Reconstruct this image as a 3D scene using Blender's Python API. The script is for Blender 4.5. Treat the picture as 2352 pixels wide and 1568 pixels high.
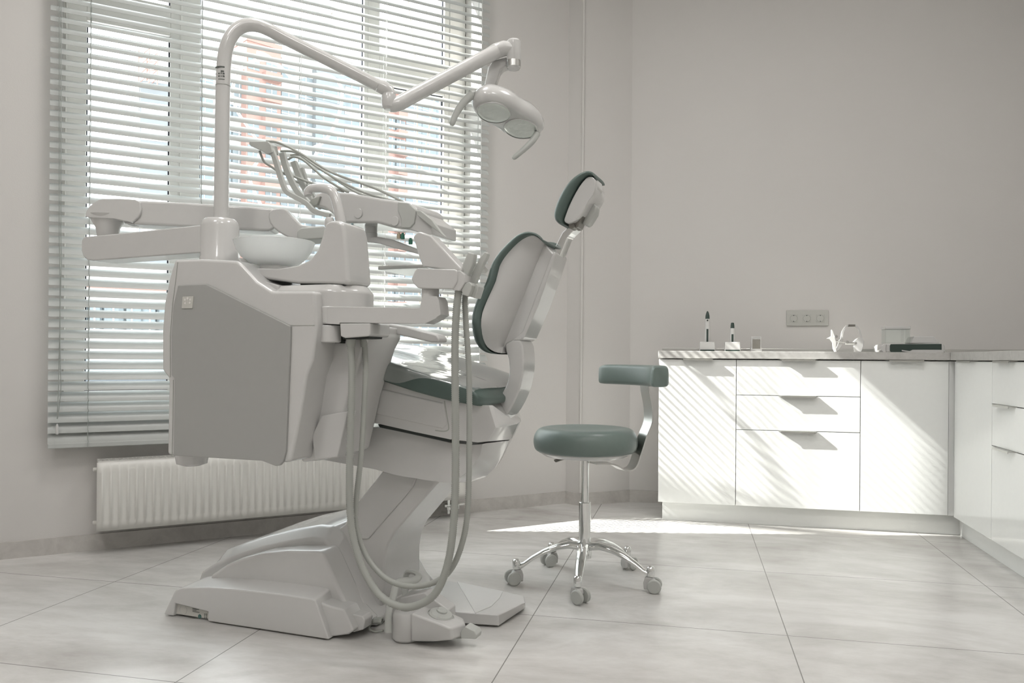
import bpy, bmesh, math, random
from mathutils import Vector, Matrix
random.seed(7)
S = bpy.context.scene
for o in list(bpy.data.objects): bpy.data.objects.remove(o)

# ------------------------------------------------------------ camera
F, H = 1820.0, 0.85                      # focal length in pixels of a 2352 px frame, eye height
PSI = math.atan(409/F); RHO = 0.0075
FW = Vector((-math.sin(PSI), math.cos(PSI), 0)); RT = Vector((math.cos(PSI), math.sin(PSI), 0)); UP = Vector((0,0,1))
CAM = Vector((0,0,H)); CX, CY = 1176.0, 822.0
cd = bpy.data.cameras.new('camera'); cam = bpy.data.objects.new('camera', cd); S.collection.objects.link(cam)
cd.sensor_width = 36; cd.lens = 36*F/2352; cd.shift_y = (CY-784)/2352; cd.clip_end = 500
cX = RT*math.cos(RHO)+UP*math.sin(RHO); cY = -RT*math.sin(RHO)+UP*math.cos(RHO); cZ = -FW
cam.matrix_world = Matrix(((cX.x,cY.x,cZ.x,CAM.x),(cX.y,cY.y,cZ.y,CAM.y),(cX.z,cY.z,cZ.z,CAM.z),(0,0,0,1)))
S.camera = cam

# ------------------------------------------------------------ exposure, sky, sun
S.view_settings.view_transform = 'Standard'; S.view_settings.look = 'None'
S.view_settings.gamma = 1; S.view_settings.use_curve_mapping = False
S.view_settings.exposure = 0.8
FILL_W = 12.5  # energy of each added ceiling fill light
w = bpy.data.worlds.new('sky'); S.world = w; w.use_nodes = True
bgn = w.node_tree.nodes['Background']; bgn.inputs[0].default_value = (0.93,0.97,1.0,1); bgn.inputs[1].default_value = 3.2
SAZ, SEL = math.radians(12.0), math.radians(36.0)
SDIR = Vector((math.cos(SAZ)*math.cos(SEL), math.sin(SAZ)*math.cos(SEL), -math.sin(SEL)))
sl = bpy.data.lights.new('sun', 'SUN'); sl.energy = 20; sl.angle = math.radians(0.6); sl.color = (1,0.975,0.94)
so = bpy.data.objects.new('sun', sl); S.collection.objects.link(so); so.location = (-8,-1,8)
so.rotation_euler = SDIR.to_track_quat('-Z','Y').to_euler()

# ------------------------------------------------------------ geometry of the view: pixel of the photo -> point on a real plane
def ray(px, py):
    dx, dy = px-CX, py-CY
    a = dx*math.cos(RHO)+dy*math.sin(RHO); b = -dx*math.sin(RHO)+dy*math.cos(RHO)
    return FW + RT*(a/F) - UP*(b/F)
def D(px, py, zc): return CAM + ray(px,py)*zc
def Z(px, py, z=0.0):
    r = ray(px,py); return CAM + r*((z-H)/r.z)
class Fr:
    """vertical frame: origin o on the floor, u along angle a, n horizontal normal"""
    def __init__(s, o, a, flip=False):
        s.o = Vector((o[0],o[1],0)); s.u = Vector((math.cos(a),math.sin(a),0)); s.n = Vector((-math.sin(a),math.cos(a),0)); s.a = a
        if flip: s.n = -s.n
    def p(s, px, py, w=0.0):
        r = ray(px,py); q = s.o + s.n*w
        return CAM + r*((q-CAM).dot(s.n)/r.dot(s.n))
    def c(s, px, py, w=0.0): return s.inv(s.p(px,py,w))
    def inv(s, v): d = v-s.o; return Vector((d.dot(s.u), d.dot(s.n), d.z))
    def w(s, u, w_, z): return s.o + s.u*u + s.n*w_ + UP*z
def fr2(A, B): return Fr(A, math.atan2(B.y-A.y, B.x-A.x))

# ------------------------------------------------------------ materials
MATS = {}
def mat(name, col, rough=0.5, metal=0.0, coat=0.0, spec=0.5, emit=None, es=0, trans=0, noise=None, bump=None, alpha=1.0, ior=1.45):
    m = bpy.data.materials.new(name); m.use_nodes = True; nt = m.node_tree; b = nt.nodes['Principled BSDF']
    b.inputs['Base Color'].default_value = (*col,1); b.inputs['Roughness'].default_value = rough; b.inputs['Metallic'].default_value = metal
    b.inputs['Coat Weight'].default_value = coat; b.inputs['Coat Roughness'].default_value = 0.06
    b.inputs['Specular IOR Level'].default_value = spec; b.inputs['Transmission Weight'].default_value = trans; b.inputs['IOR'].default_value = ior
    b.inputs['Alpha'].default_value = alpha
    if emit: b.inputs['Emission Color'].default_value = (*emit,1); b.inputs['Emission Strength'].default_value = es
    tc = nt.nodes.new('ShaderNodeTexCoord')
    n = nt.nodes.new('ShaderNodeTexNoise'); n.inputs['Scale'].default_value = (noise or (40,0))[0]; n.inputs['Detail'].default_value = 4
    nt.links.new(tc.outputs['Object'], n.inputs['Vector'])
    amt = noise[1] if noise else 0.02
    mr = nt.nodes.new('ShaderNodeMapRange'); mr.inputs[3].default_value = 1-amt; mr.inputs[4].default_value = 1+amt
    nt.links.new(n.outputs['Fac'], mr.inputs[0])
    mx = nt.nodes.new('ShaderNodeMix'); mx.data_type='RGBA'; mx.blend_type='MULTIPLY'; mx.inputs[0].default_value = 1
    mx.inputs[6].default_value = (*col,1); nt.links.new(mr.outputs[0], mx.inputs[7]); nt.links.new(mx.outputs[2], b.inputs['Base Color'])
    if bump:
        n2 = nt.nodes.new('ShaderNodeTexNoise'); n2.inputs['Scale'].default_value = bump[0]; nt.links.new(tc.outputs['Object'], n2.inputs['Vector'])
        bp = nt.nodes.new('ShaderNodeBump'); bp.inputs['Strength'].default_value = bump[1]; bp.inputs['Distance'].default_value = 0.002
        nt.links.new(n2.outputs['Fac'], bp.inputs['Height']); nt.links.new(bp.outputs['Normal'], b.inputs['Normal'])
    MATS[name] = m; return m
wall_m   = mat('wall_paint', (.605,.588,.567), .85, noise=(3,.015), bump=(180,.15))
ceil_m   = mat('ceiling_paint', (.8,.79,.77), .9)
white_m  = mat('gloss_white_plastic', (.57,.565,.552), .22, coat=.5)
white2_m = mat('satin_white_plastic', (.55,.545,.532), .38)
gray_m   = mat('satin_grey_panel', (.36,.36,.345), .42)
hose_m   = mat('grey_green_hose', (.38,.39,.36), .5)
holder_m = mat('grey_green_plastic', (.47,.48,.455), .4)
green_m  = mat('green_upholstery', (.085,.12,.107), .38, noise=(60,.05), bump=(500,.12))
greenl_m = mat('green_stool_upholstery', (.165,.208,.192), .33, noise=(60,.05), bump=(500,.10))
film_m   = mat('clear_plastic_film', (.40,.42,.40), .12, coat=1.0, bump=(14,1.0))
chrome_m = mat('polished_chrome', (.80,.81,.80), .07, metal=1)
alu_m    = mat('brushed_metal', (.62,.62,.60), .28, metal=1)
dark_m   = mat('black_gap', (.02,.025,.022), .6)
darkg_m  = mat('dark_green_plastic', (.035,.055,.047), .35)
metd_m   = mat('dark_steel', (.22,.21,.19), .35, metal=.8)
cab_m    = mat('gloss_cabinet_white', (.80,.81,.79), .13, coat=.3)
carc_m   = mat('cabinet_carcass', (.72,.72,.70), .4)
hand_m   = mat('brushed_handle', (.52,.52,.49), .3, metal=.85)
frame_m  = mat('window_plastic', (.74,.72,.69), .3)
gask_m   = mat('black_gasket', (.03,.035,.05), .6)
slat_m   = mat('blind_slat_enamel', (.47,.485,.47), .35, noise=(6,.02))
cord_m   = mat('blind_cord', (.30,.32,.30), .7)
ladder_m = mat('white_cord', (.8,.8,.78), .7)
rad_m    = mat('radiator_enamel', (.70,.69,.655), .35)
blue_m   = mat('blue_plastic', (.10,.22,.24), .4)
lgreen_m = mat('green_knob_plastic', (.04,.16,.11), .4)
tan_m    = mat('tan_plastic', (.45,.38,.28), .4)
label_m  = mat('label_foil', (.55,.54,.50), .4)
ink_m    = mat('label_ink', (.10,.11,.10), .6)
teal_m   = mat('teal_ink', (.03,.13,.12), .5)
sock_m   = mat('socket_plastic', (.47,.47,.44), .35)
screen_m = mat('device_screen', (.20,.19,.17), .2)
clear_m  = mat('clear_acrylic', (.9,.92,.9), .05, alpha=.35)
refl_m   = mat('lamp_reflector', (.97,.965,.95), .10, metal=.7, bump=(28,1.0))
neon_m   = mat('neon_tube_glass', (.93,.90,.86), .2)

def bowl_mat():
    m = mat('frosted_bowl_glass', (.95,.965,.955), .45); b = m.node_tree.nodes['Principled BSDF']
    b.inputs['Transmission Weight'].default_value = .6; b.inputs['Subsurface Weight'].default_value = 0
    return m
bowl_m = bowl_mat()
def lens_mat():
    m = bpy.data.materials.new('clear_lens'); m.use_nodes = True; nt = m.node_tree; nt.nodes.clear()
    o = nt.nodes.new('ShaderNodeOutputMaterial'); t = nt.nodes.new('ShaderNodeBsdfTransparent'); g = nt.nodes.new('ShaderNodeBsdfGlossy')
    lw = nt.nodes.new('ShaderNodeLayerWeight'); lw.inputs[0].default_value = .5; pw = nt.nodes.new('ShaderNodeMath'); pw.operation='POWER'; pw.inputs[1].default_value=5
    f = nt.nodes.new('ShaderNodeMath'); f.operation='MULTIPLY_ADD'; f.inputs[1].default_value=.8; f.inputs[2].default_value=.035
    nt.links.new(lw.outputs['Facing'], pw.inputs[0]); nt.links.new(pw.outputs[0], f.inputs[0]); mx = nt.nodes.new('ShaderNodeMixShader'); g.inputs['Roughness'].default_value = .02
    t.inputs[0].default_value = (.97,.985,.98,1);
    nt.links.new(f.outputs[0], mx.inputs[0]); nt.links.new(t.outputs[0], mx.inputs[1]); nt.links.new(g.outputs[0], mx.inputs[2]); nt.links.new(mx.outputs[0], o.inputs[0])
    return m
lens_m = lens_mat()
def stone_mat(name, c1, c2, rough, grout=False, scale=1.0):
    m = bpy.data.materials.new(name); m.use_nodes = True; nt = m.node_tree; L = nt.links.new; N = nt.nodes.new; b = nt.nodes['Principled BSDF']
    tc = N('ShaderNodeTexCoord'); mp = N('ShaderNodeMapping'); mp.inputs['Scale'].default_value = (scale*.7, scale*1.5, scale); mp.inputs['Rotation'].default_value=(0,0,.5)
    L(tc.outputs['Object'], mp.inputs[0])
    n1 = N('ShaderNodeTexNoise'); n1.inputs['Scale'].default_value = 1.6; n1.inputs['Detail'].default_value = 9; n1.inputs['Roughness'].default_value=.62; n1.inputs['Distortion'].default_value=1.1
    n2 = N('ShaderNodeTexNoise'); n2.inputs['Scale'].default_value = 6; n2.inputs['Detail'].default_value = 8; n2.inputs['Roughness'].default_value=.7
    L(mp.outputs[0], n1.inputs['Vector']); L(mp.outputs[0], n2.inputs['Vector'])
    r = N('ShaderNodeValToRGB'); e = r.color_ramp.elements; e[0].position=.33; e[0].color=(*c2,1); e[1].position=.60; e[1].color=(*c1,1)
    ad = N('ShaderNodeMath'); ad.operation='MULTIPLY_ADD'; ad.inputs[1].default_value=.35; L(n2.outputs['Fac'], ad.inputs[0]); 
    ml = N('ShaderNodeMath'); ml.operation='MULTIPLY'; ml.inputs[1].default_value=.65; L(n1.outputs['Fac'], ml.inputs[0]); L(ml.outputs[0], ad.inputs[2]); L(ad.outputs[0], r.inputs[0])
    col = r.outputs[0]
    b.inputs['Roughness'].default_value = rough; b.inputs['Specular IOR Level'].default_value = .5
    if grout:
        sx = N('ShaderNodeSeparateXYZ'); L(tc.outputs['Object'], sx.inputs[0])
        outs = []
        for k, (off, per) in enumerate(((.30,.80),(3.326,.752))):
            a = N('ShaderNodeMath'); a.operation='SUBTRACT'; a.inputs[1].default_value = off - per*20; L(sx.outputs[k], a.inputs[0])
            q = N('ShaderNodeMath'); q.operation='DIVIDE'; q.inputs[1].default_value = per; L(a.outputs[0], q.inputs[0])
            f = N('ShaderNodeMath'); f.operation='FRACT'; L(q.outputs[0], f.inputs[0])
            p = N('ShaderNodeMath'); p.operation='PINGPONG'; p.inputs[1].default_value=.5; L(f.outputs[0], p.inputs[0])
            c = N('ShaderNodeMath'); c.operation='LESS_THAN'; c.inputs[1].default_value = .0016/per; L(p.outputs[0], c.inputs[0]); outs.append(c)
        mxm = N('ShaderNodeMath'); mxm.operation='MAXIMUM'; L(outs[0].outputs[0], mxm.inputs[0]); L(outs[1].outputs[0], mxm.inputs[1])
        mx = N('ShaderNodeMix'); mx.data_type='RGBA'; L(mxm.outputs[0], mx.inputs[0]); L(col, mx.inputs[6]); mx.inputs[7].default_value=(.22,.21,.20,1)
        col = mx.outputs[2]
    L(col, b.inputs['Base Color']); return m
floor_m = stone_mat('pale_stone_tile', (.68,.672,.652), (.44,.42,.395), .22, True)
base_m  = stone_mat('stone_baseboard', (.56,.54,.51), (.40,.38,.36), .45, False, 3)
work_m  = stone_mat('stone_worktop', (.50,.49,.47), (.40,.39,.37), .35, False, 14)

# ------------------------------------------------------------ mesh helpers (all points in world metres)
WL = {None: Vector((0,0,0))}
def link(o): S.collection.objects.link(o); return o
def thing(name, label, cat, loc=(0,0,0), group=None, kind=None):
    o = bpy.data.objects.new(name, None); link(o); o.empty_display_size = .05
    o.location = loc; o['label'] = label; o['category'] = cat
    if group: o['group'] = group
    if kind: o['kind'] = kind
    WL[o] = Vector(loc); return o
def tag(o, label, cat, group=None, kind=None):
    o['label'] = label; o['category'] = cat
    if group: o['group'] = group
    if kind: o['kind'] = kind
    return o
def mk(name, V, Fc, m, parent=None, bevel=0, seg=3, smooth=True, ang=35, sub=0, solid=0, origin=None, lab=None, kind=None):
    V = [Vector(v) for v in V]
    if parent is not None: off = WL[parent]
    elif origin is not None: off = Vector(origin)
    else:
        mn = [min(v[i] for v in V) for i in range(3)]; mx = [max(v[i] for v in V) for i in range(3)]
        off = Vector(((mn[0]+mx[0])/2,(mn[1]+mx[1])/2,mn[2]))
    me = bpy.data.meshes.new(name); me.from_pydata([v-off for v in V], [], Fc); me.validate(); me.update()
    bm = bmesh.new(); bm.from_mesh(me); bmesh.ops.recalc_face_normals(bm, faces=bm.faces); bm.to_mesh(me); bm.free()
    me.materials.append(m)
    o = bpy.data.objects.new(name, me); link(o); o.location = off if parent is None else (0,0,0)
    if parent is not None: o.parent = parent
    WL[o] = off
    if smooth:
        me.polygons.foreach_set('use_smooth', [True]*len(me.polygons))
        if not bevel and not sub: me.set_sharp_from_angle(angle=math.radians(ang))
    if sub:
        s = o.modifiers.new('subdivision','SUBSURF'); s.levels = sub; s.render_levels = sub
    if solid:
        s = o.modifiers.new('solidify','SOLIDIFY'); s.thickness = solid
    if bevel:
        b = o.modifiers.new('bevel','BEVEL'); b.width = bevel; b.segments = seg; b.limit_method='ANGLE'; b.angle_limit=math.radians(28)
        wn = o.modifiers.new('normals','WEIGHTED_NORMAL'); wn.keep_sharp = False; wn.weight = 80
    if lab: o['label'] = lab
    if kind: o['kind'] = kind
    return o
class MB:
    """collects shapes that belong to one mesh"""
    def __init__(s): s.V=[]; s.F=[]
    def add(s, V, Fc):
        k = len(s.V); s.V += [Vector(v) for v in V]; s.F += [tuple(i+k for i in f) for f in Fc]; return s
    def box(s, c, ux, uy, uz):  # centre, half vectors
        c=Vector(c); V=[c+ux*a+uy*b+uz*d for a in(-1,1) for b in(-1,1) for d in(-1,1)]
        return s.add(V, [(0,1,3,2),(4,6,7,5),(0,4,5,1),(2,3,7,6),(0,2,6,4),(1,5,7,3)])
    def aab(s, x0,x1,y0,y1,z0,z1):
        return s.box(((x0+x1)/2,(y0+y1)/2,(z0+z1)/2), Vector((abs(x1-x0)/2,0,0)), Vector((0,abs(y1-y0)/2,0)), Vector((0,0,abs(z1-z0)/2)))
    def fbox(s, fr, u0,u1,w0,w1,z0,z1):
        return s.box(fr.w((u0+u1)/2,(w0+w1)/2,(z0+z1)/2), fr.u*(abs(u1-u0)/2), fr.n*(abs(w1-w0)/2), UP*(abs(z1-z0)/2))
    def loft(s, rings, cap=True, closed=False):
        k=len(rings[0]); V=[p for r in rings for p in r]; Fc=[]; n=len(rings)
        for i in range(n if closed else n-1):
            for j in range(k):
                a=i*k+j; b=i*k+(j+1)%k; c=((i+1)%n)*k+(j+1)%k; d=((i+1)%n)*k+j; Fc.append((a,b,c,d))
        if cap and not closed: Fc += [tuple(range(k))[::-1], tuple(range((n-1)*k,n*k))]
        return s.add(V,Fc)
    def tube(s, pts, r, k=12, cap=True, sy=1.0, closed=False):
        pts=[Vector(p) for p in pts]; n=len(pts)
        rr = r if isinstance(r,(list,tuple)) else [r]*n
        T=[]
        for i in range(n):
            if closed: t = pts[(i+1)%n]-pts[i-1]
            else: t = pts[min(i+1,n-1)]-pts[max(i-1,0)]
            T.append(t.normalized())
        ref = Vector((0,0,1)) if abs(T[0].z)<.9 else Vector((0,1,0))
        nrm = (ref - T[0]*ref.dot(T[0])).normalized(); rings=[]
        for i in range(n):
            nrm = (nrm - T[i]*nrm.dot(T[i])).normalized(); bn = T[i].cross(nrm)
            rings.append([pts[i]+nrm*(math.cos(2*math.pi*j/k)*rr[i])+bn*(math.sin(2*math.pi*j/k)*rr[i]*sy) for j in range(k)])
        return s.loft(rings, cap, closed)
    def lathe(s, c, prof, k=32, axis=UP, cap=True):
        c=Vector(c); axis=Vector(axis).normalized(); ref=Vector((1,0,0)) if abs(axis.x)<.9 else Vector((0,1,0))
        a=(ref-axis*ref.dot(axis)).normalized(); b=axis.cross(a)
        rings=[[c+axis*z+a*(math.cos(2*math.pi*j/k)*max(r,1e-4))+b*(math.sin(2*math.pi*j/k)*max(r,1e-4)) for j in range(k)] for r,z in prof]
        return s.loft(rings, cap)
    def slab(s, fr, P, w0, w1, P1=None):
        R0=[fr.p(x,y,w0) for x,y in P]
        R1=[fr.p(x,y,w1) for x,y in P1] if P1 else [v+fr.n*(w1-w0) for v in R0]
        return s.loft([R0,R1])
    def clamp(s, z): 
        for v in s.V: v.z=max(v.z,z)
        return s
    def mk(s, name, m, parent=None, **k): return mk(name, s.V, s.F, m, parent, **k)
def cr(P, n=5, closed=True):
    """smooth curve through points"""
    P=[Vector(p) for p in P]; out=[]; N=len(P)
    for i in range(N if closed else N-1):
        if closed: a,b,c,d=P[i-1],P[i],P[(i+1)%N],P[(i+2)%N]
        else: a,b,c,d=P[max(i-1,0)],P[i],P[i+1],P[min(i+2,N-1)]
        for j in range(n):
            t=j/n; out.append(.5*((2*b)+(c-a)*t+(2*a-5*b+4*c-d)*t*t+(3*b-a-3*c+d)*t**3))
    if not closed: out.append(P[-1])
    return out
def cr2(P, n=4, closed=True): return [(v.x,v.y) for v in cr([(x,y,0) for x,y in P], n, closed)]
# ============================================================ ROOM
W = fr2(Z(60,1278), Z(1299,1154.5))                 # window wall: u to the right, n outwards
P1, P2, P3 = Z(1299,1154.5), Z(1331,1160), Z(1445,1151)
CEIL = 3.45
WO0, WO1 = W.c(140,500).x, W.c(1103,500).x           # opening
SILL, HEAD = 0.60, 3.20
def struct(o): o['kind'] = 'structure'; return o
YM = P3.y
K = fr2(Z(1512,1152.7,.10), Z(2180,1184.3,.10))      # front plane of the main cabinet run
Q = fr2(Z(2200,1226), Z(2352,1327))                  # plinth plane of the side run, n towards the wall
QD = -.05                                            # its door plane
XR = Q.w(0, .56, 0).x
uL = W.inv(Vector((-3.6, 0, 0))).x
# left wall joins the window wall further left
uL = W.c(0,900).x - .45
CL = W.w(uL, 0, 0)
YB = -2.6
mb = MB(); T = .36
mb.fbox(W, uL-.3, WO0, 0, T, -.7, CEIL); 
mb.fbox(W, WO1, W.inv(P1).x+.02, 0, T, -.7, CEIL)
mb.fbox(W, WO0, WO1, 0, T, -.7, SILL); mb.fbox(W, WO0, WO1, 0, T, HEAD, CEIL)
struct(mb.mk('wall_window', wall_m, smooth=False))
# column in the corner
colp = [P1, P2, P3, P3+Vector((.5,.5,0)), P1+W.n*.5]
struct(MB().loft([[Vector((p.x,p.y,0)) for p in colp],[Vector((p.x,p.y,CEIL)) for p in colp]]).mk('wall_column', wall_m, smooth=False))
struct(MB().aab(P3.x-.02, XR+.2, YM, YM+.2, 0, CEIL).mk('wall_back', wall_m, smooth=False))
struct(MB().aab(XR, XR+.2, YB, YM, 0, CEIL).mk('wall_right', wall_m, smooth=False))
struct(MB().aab(CL.x-.2, XR+.2, YB-.2, YB, 0, CEIL).mk('wall_behind', wall_m, smooth=False))
struct(MB().aab(CL.x-.2, CL.x, YB, CL.y+.05, 0, CEIL).mk('wall_left', wall_m, smooth=False))
flp = [(CL.x-.15,YB-.1),(XR+.1,YB-.1),(XR+.1,YM+.1),(P3.x,YM+.1),(P1.x-.05,P1.y+.2),(CL.x-.15,CL.y+.1)]
struct(MB().loft([[Vector((x,y,-.05)) for x,y in flp],[Vector((x,y,0)) for x,y in flp]]).mk('floor', floor_m, smooth=False, origin=(0,0,0)))
struct(MB().loft([[Vector((x,y,CEIL)) for x,y in flp],[Vector((x,y,CEIL+.15)) for x,y in flp]]).mk('ceiling', ceil_m, smooth=False))
# stone baseboards
BH = .07
def bboard(name, A, B, nrm, t=.012):
    A=Vector((A.x,A.y,0)); B=Vector((B.x,B.y,0)); d=(B-A); c=(A+B)/2+nrm*(t/2)+UP*BH/2
    struct(MB().box(c, d/2, nrm*(t/2), UP*BH/2).mk(name, base_m, smooth=False, origin=(0,0,0)))
bboard('baseboard_window', W.w(uL,0,0), W.w(W.inv(P1).x,0,0), -W.n)
d12=(P2-P1).normalized(); bboard('baseboard_column_side', P1-d12*.0, P2+d12*.012, Vector((d12.y,-d12.x,0)))
d23=(P3-P2).normalized(); bboard('baseboard_column_front', P2-d23*.0, P3, Vector((d23.y,-d23.x,0)))
bboard('baseboard_back', P3, Vector((K.o.x+.35, YM, 0)), Vector((0,-1,0)))
# corner bead on the column edge
struct(MB().tube([P2+UP*.072+Vector((.004,-.002,0)), P2+UP*(CEIL-.002)+Vector((.004,-.002,0))], .008, 8).mk('trim_1', wall_m))
# sill board
struct(MB().fbox(W, WO0, WO1, -.03, .20, SILL-.0, SILL+.02).mk('trim_2', frame_m, bevel=.004))

# ---------------------------------------------------------- window
win = thing('window_1', 'tall white plastic window with five panes behind the blind', 'window', W.w((WO0+WO1)/2,.12,SILL)); del win['label']; del win['category']; win['kind']='structure'
def wu(px, y=400): return W.c(px,y,.21).x
FA, FB = .20, .27
b0, b1 = SILL+.02, HEAD
fm = MB()
xl = [WO0, wu(197), wu(389), wu(457), wu(833), wu(893,300), wu(1018,300), WO1]
zb = SILL+.085; zt = HEAD-.06
zl0, zl1 = W.c(300,67,.21).z, W.c(300,-4,.21).z
zr0, zr1 = W.c(897,198,.21).z, W.c(872,128,.21).z
x870 = wu(871,60)
fm.fbox(W, xl[0], xl[1], FA, FB, b0, b1); fm.fbox(W, xl[2], xl[3], FA, FB, b0, b1)
fm.fbox(W, xl[4], x870, FA, FB, b0, b1); fm.fbox(W, x870, xl[5], FA+.005, FB, b0, zr0); fm.fbox(W, xl[6], xl[7], FA, FB, b0, b1)
for a,b in ((1,2),(3,4),(5,6)):
    fm.fbox(W, xl[a], xl[b], FA, FB, b0, zb); fm.fbox(W, xl[a], xl[b], FA, FB, zt, b1)
fm.fbox(W, xl[1], xl[2], FA, FB, zl0, zl1); fm.fbox(W, x870, xl[6], FA, FB, zr0, zr1)
# sash steps
for px in (150, 413, 843, 1030, 1062):
    u = wu(px); fm.fbox(W, u-.004, u+.004, FA-.006, FA, b0, b1)
fm.mk('window_frame', frame_m, win, bevel=.004, seg=2)
panes = [(xl[1],xl[2],zb,zl0),(xl[1],xl[2],zl1,zt),(xl[3],xl[4],zb,zt),(xl[5],xl[6],zb,zr0),(x870,xl[6],zr1,zt)]
for a,b,c,d in panes:
    MB().fbox(W, a, b, .232, .238, c, d).mk('glass_pane', lens_m, win, smooth=False)
    g = MB(); t=.006
    for (u0,u1,z0,z1) in ((a,a+t,c,d),(b-t,b,c,d),(a,b,c,c+t),(a,b,d-t,d)): g.fbox(W,u0,u1,.224,.240,z0,z1)
    g.mk('gasket', gask_m, win, smooth=False)

# ---------------------------------------------------------- venetian blind
BW = -.062
BU0, BU1 = W.c(113,500,BW).x, W.c(1121,200,BW).x
BZ = W.c(250,1018,BW).z
pA = (W.p(113,500,BW)-CAM).dot(FW); PITCH = 24.17*pA/F
bl = thing('venetian_blind', 'wide pale green-white slatted blind hanging over the whole window', 'blind', W.w((BU0+BU1)/2,BW,BZ))
sm_ = MB(); nsl = int((HEAD+.08-BZ)/PITCH)
for i in range(nsl):
    z = BZ+.03+i*PITCH; th = math.radians(43 if i>6 else 43+ (6-i)*2.8); rings=[]
    hw=.0258
    pr=[]
    for j in range(7):
        s_=-1+2*j/6; crn=.0055*(1-s_*s_); pr.append((s_*hw, crn))
    pr2=[(a,b-.0007) for a,b in pr[::-1]]
    sec=[(a*math.cos(th)-b*math.sin(th), a*math.sin(th)+b*math.cos(th)) for a,b in pr+pr2]   # outer edge high
    for u in (BU0, BU1): rings.append([W.w(u, BW+a, z+b) for a,b in sec])
    sm_.loft(rings)
sm_.mk('slats', slat_m, bl, ang=50)
MB().fbox(W, BU0, BU1, BW-.014, BW+.014, BZ-.012, BZ+.010).mk('bottom_rail', slat_m, bl, bevel=.004)
MB().fbox(W, BU0, BU1, BW-.022, BW+.022, HEAD+.06, HEAD+.11).mk('head_rail', slat_m, bl, bevel=.004)
for px in (205, 462, 689, 885, 1104):
    u = W.c(px,500,BW-.024).x
    zz=[BZ-.01]; 
    for i in range(nsl): zz += [BZ+.03+i*PITCH-.024, BZ+.03+i*PITCH-.016, BZ+.03+i*PITCH-.008]
    MB().tube([W.w(u+(.0022 if j%3==2 else 0),BW-.023-(.002 if j%3==2 else 0),z) for j,z in enumerate(zz)], .0013, 6).mk('ladder_cord', ladder_m if px>600 else cord_m, bl)
    MB().tube([W.w(u+.004,BW+.023,BZ-.01), W.w(u+.004,BW+.023,HEAD+.08)], .0013, 6).mk('ladder_cord', cord_m, bl)
for k,(px,xx) in enumerate(((136,0),(140,.006))):
    pts=[W.p(px+2*math.sin(i*.7+k*2)*(i>9)-.0012*i*i, 0+i*60, BW-.035) for i in range(16)]
    pts.append(W.p(131+k,962,BW-.035)); MB().tube([pts[0]+UP*.3]+cr(pts,4,False), .0016, 6).mk('pull_cord', cord_m, bl)
MB().lathe(W.p(131,998,BW-.035), [(.002,0),(.006,.004),(.006,.03),(.003,.045)], 12).mk('cord_tassel', white_m, bl)

# ---------------------------------------------------------- radiator
RW0, RW1 = -.135, -.035
RU0, RU1 = W.c(222,1130,RW0).x, W.c(1070,1110,RW0).x
RZ0, RZ1 = W.c(222,1221,RW0).z, W.c(222,1062,RW0).z
rd = thing('radiator', 'long white ribbed panel radiator on the wall under the blind', 'radiator', W.w((RU0+RU1)/2,(RW0+RW1)/2,RZ0))
def ribbed(w_front, name):
    nr = int((RU1-RU0-.03)/.0333); us=[RU0]; hs=[0]
    for i in range(nr):
        for t,h in ((0,0),(.10,-.010),(.22,-.010),(.36,0),(.6,0),(.85,0)):
            us.append(RU0+.015+(i+t)*.0333); hs.append(h)
    us.append(RU1); hs.append(0)
    zs=[RZ0,RZ0+.036,RZ0+.046,RZ1-.046,RZ1-.036,RZ1]; zf=[0,0,1,1,0,0]
    V=[]; Fc=[]; n=len(us)
    for z,f in zip(zs,zf):
        for u,h in zip(us,hs): V.append(W.w(u, w_front+(h if f else 0), z))
    for i in range(len(zs)-1):
        for j in range(n-1): Fc.append((i*n+j,i*n+j+1,(i+1)*n+j+1,(i+1)*n+j))
    return mk(name, V, Fc, rad_m, rd, ang=60, solid=.0015)
ribbed(RW0, 'front_panel'); 
MB().fbox(W, RU0+.01, RU1-.01, RW1, RW1+.012, RZ0+.01, RZ1-.01).mk('back_panel', rad_m, rd)
MB().fbox(W, RU0+.004, RU0+.01, RW0+.003, RW1+.01, RZ0+.004, RZ1+.002).mk('side_cover', rad_m, rd, bevel=.002); MB().fbox(W, RU1-.01, RU1-.004, RW0+.003, RW1+.01, RZ0+.004, RZ1+.002).mk('side_cover', rad_m, rd, bevel=.002)
g=MB(); g.fbox(W, RU0+.004, RU1-.004, RW0+.002, RW0+.02, RZ1-.004, RZ1+.004); g.fbox(W, RU0+.004, RU1-.004, RW1-.012, RW1+.01, RZ1-.004, RZ1+.004)
n=int((RU1-RU0)/.0165)
for i in range(n+1): g.fbox(W, RU0+.004+i*.0165, RU0+.012+i*.0165, RW0+.02, RW1-.012, RZ1-.003, RZ1+.003)
g.fbox(W, RU0+.004, RU1-.004, (RW0+RW1)/2-.005, (RW0+RW1)/2+.005, RZ1-.003, RZ1+.003)
g.mk('top_grille', rad_m, rd, smooth=False)
MB().fbox(W, RU0+.02, RU1-.02, RW0+.012, RW1-.004, RZ0+.02, RZ1-.03).mk('convector_fins', metd_m, rd, smooth=False)
MB().lathe(W.w(RU0+.003,-.085,RZ1-.035), [(.009,0),(.009,.012),(.006,.016)], 16, -W.u).mk('end_plug', rad_m, rd)
MB().lathe(W.w(RU0+.003,-.085,RZ0+.03), [(.009,0),(.009,.012),(.006,.016)], 16, -W.u).mk('end_plug', rad_m, rd)
vv=MB(); vc=W.p(1030,1160,-.09)
for du in (0,.05):
    b=vc+W.u*du
    vv.lathe(b+UP*-.045, [(.008,0),(.008,.02),(.013,.022),(.013,.038),(.009,.04),(.009,.10)], 14)
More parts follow.
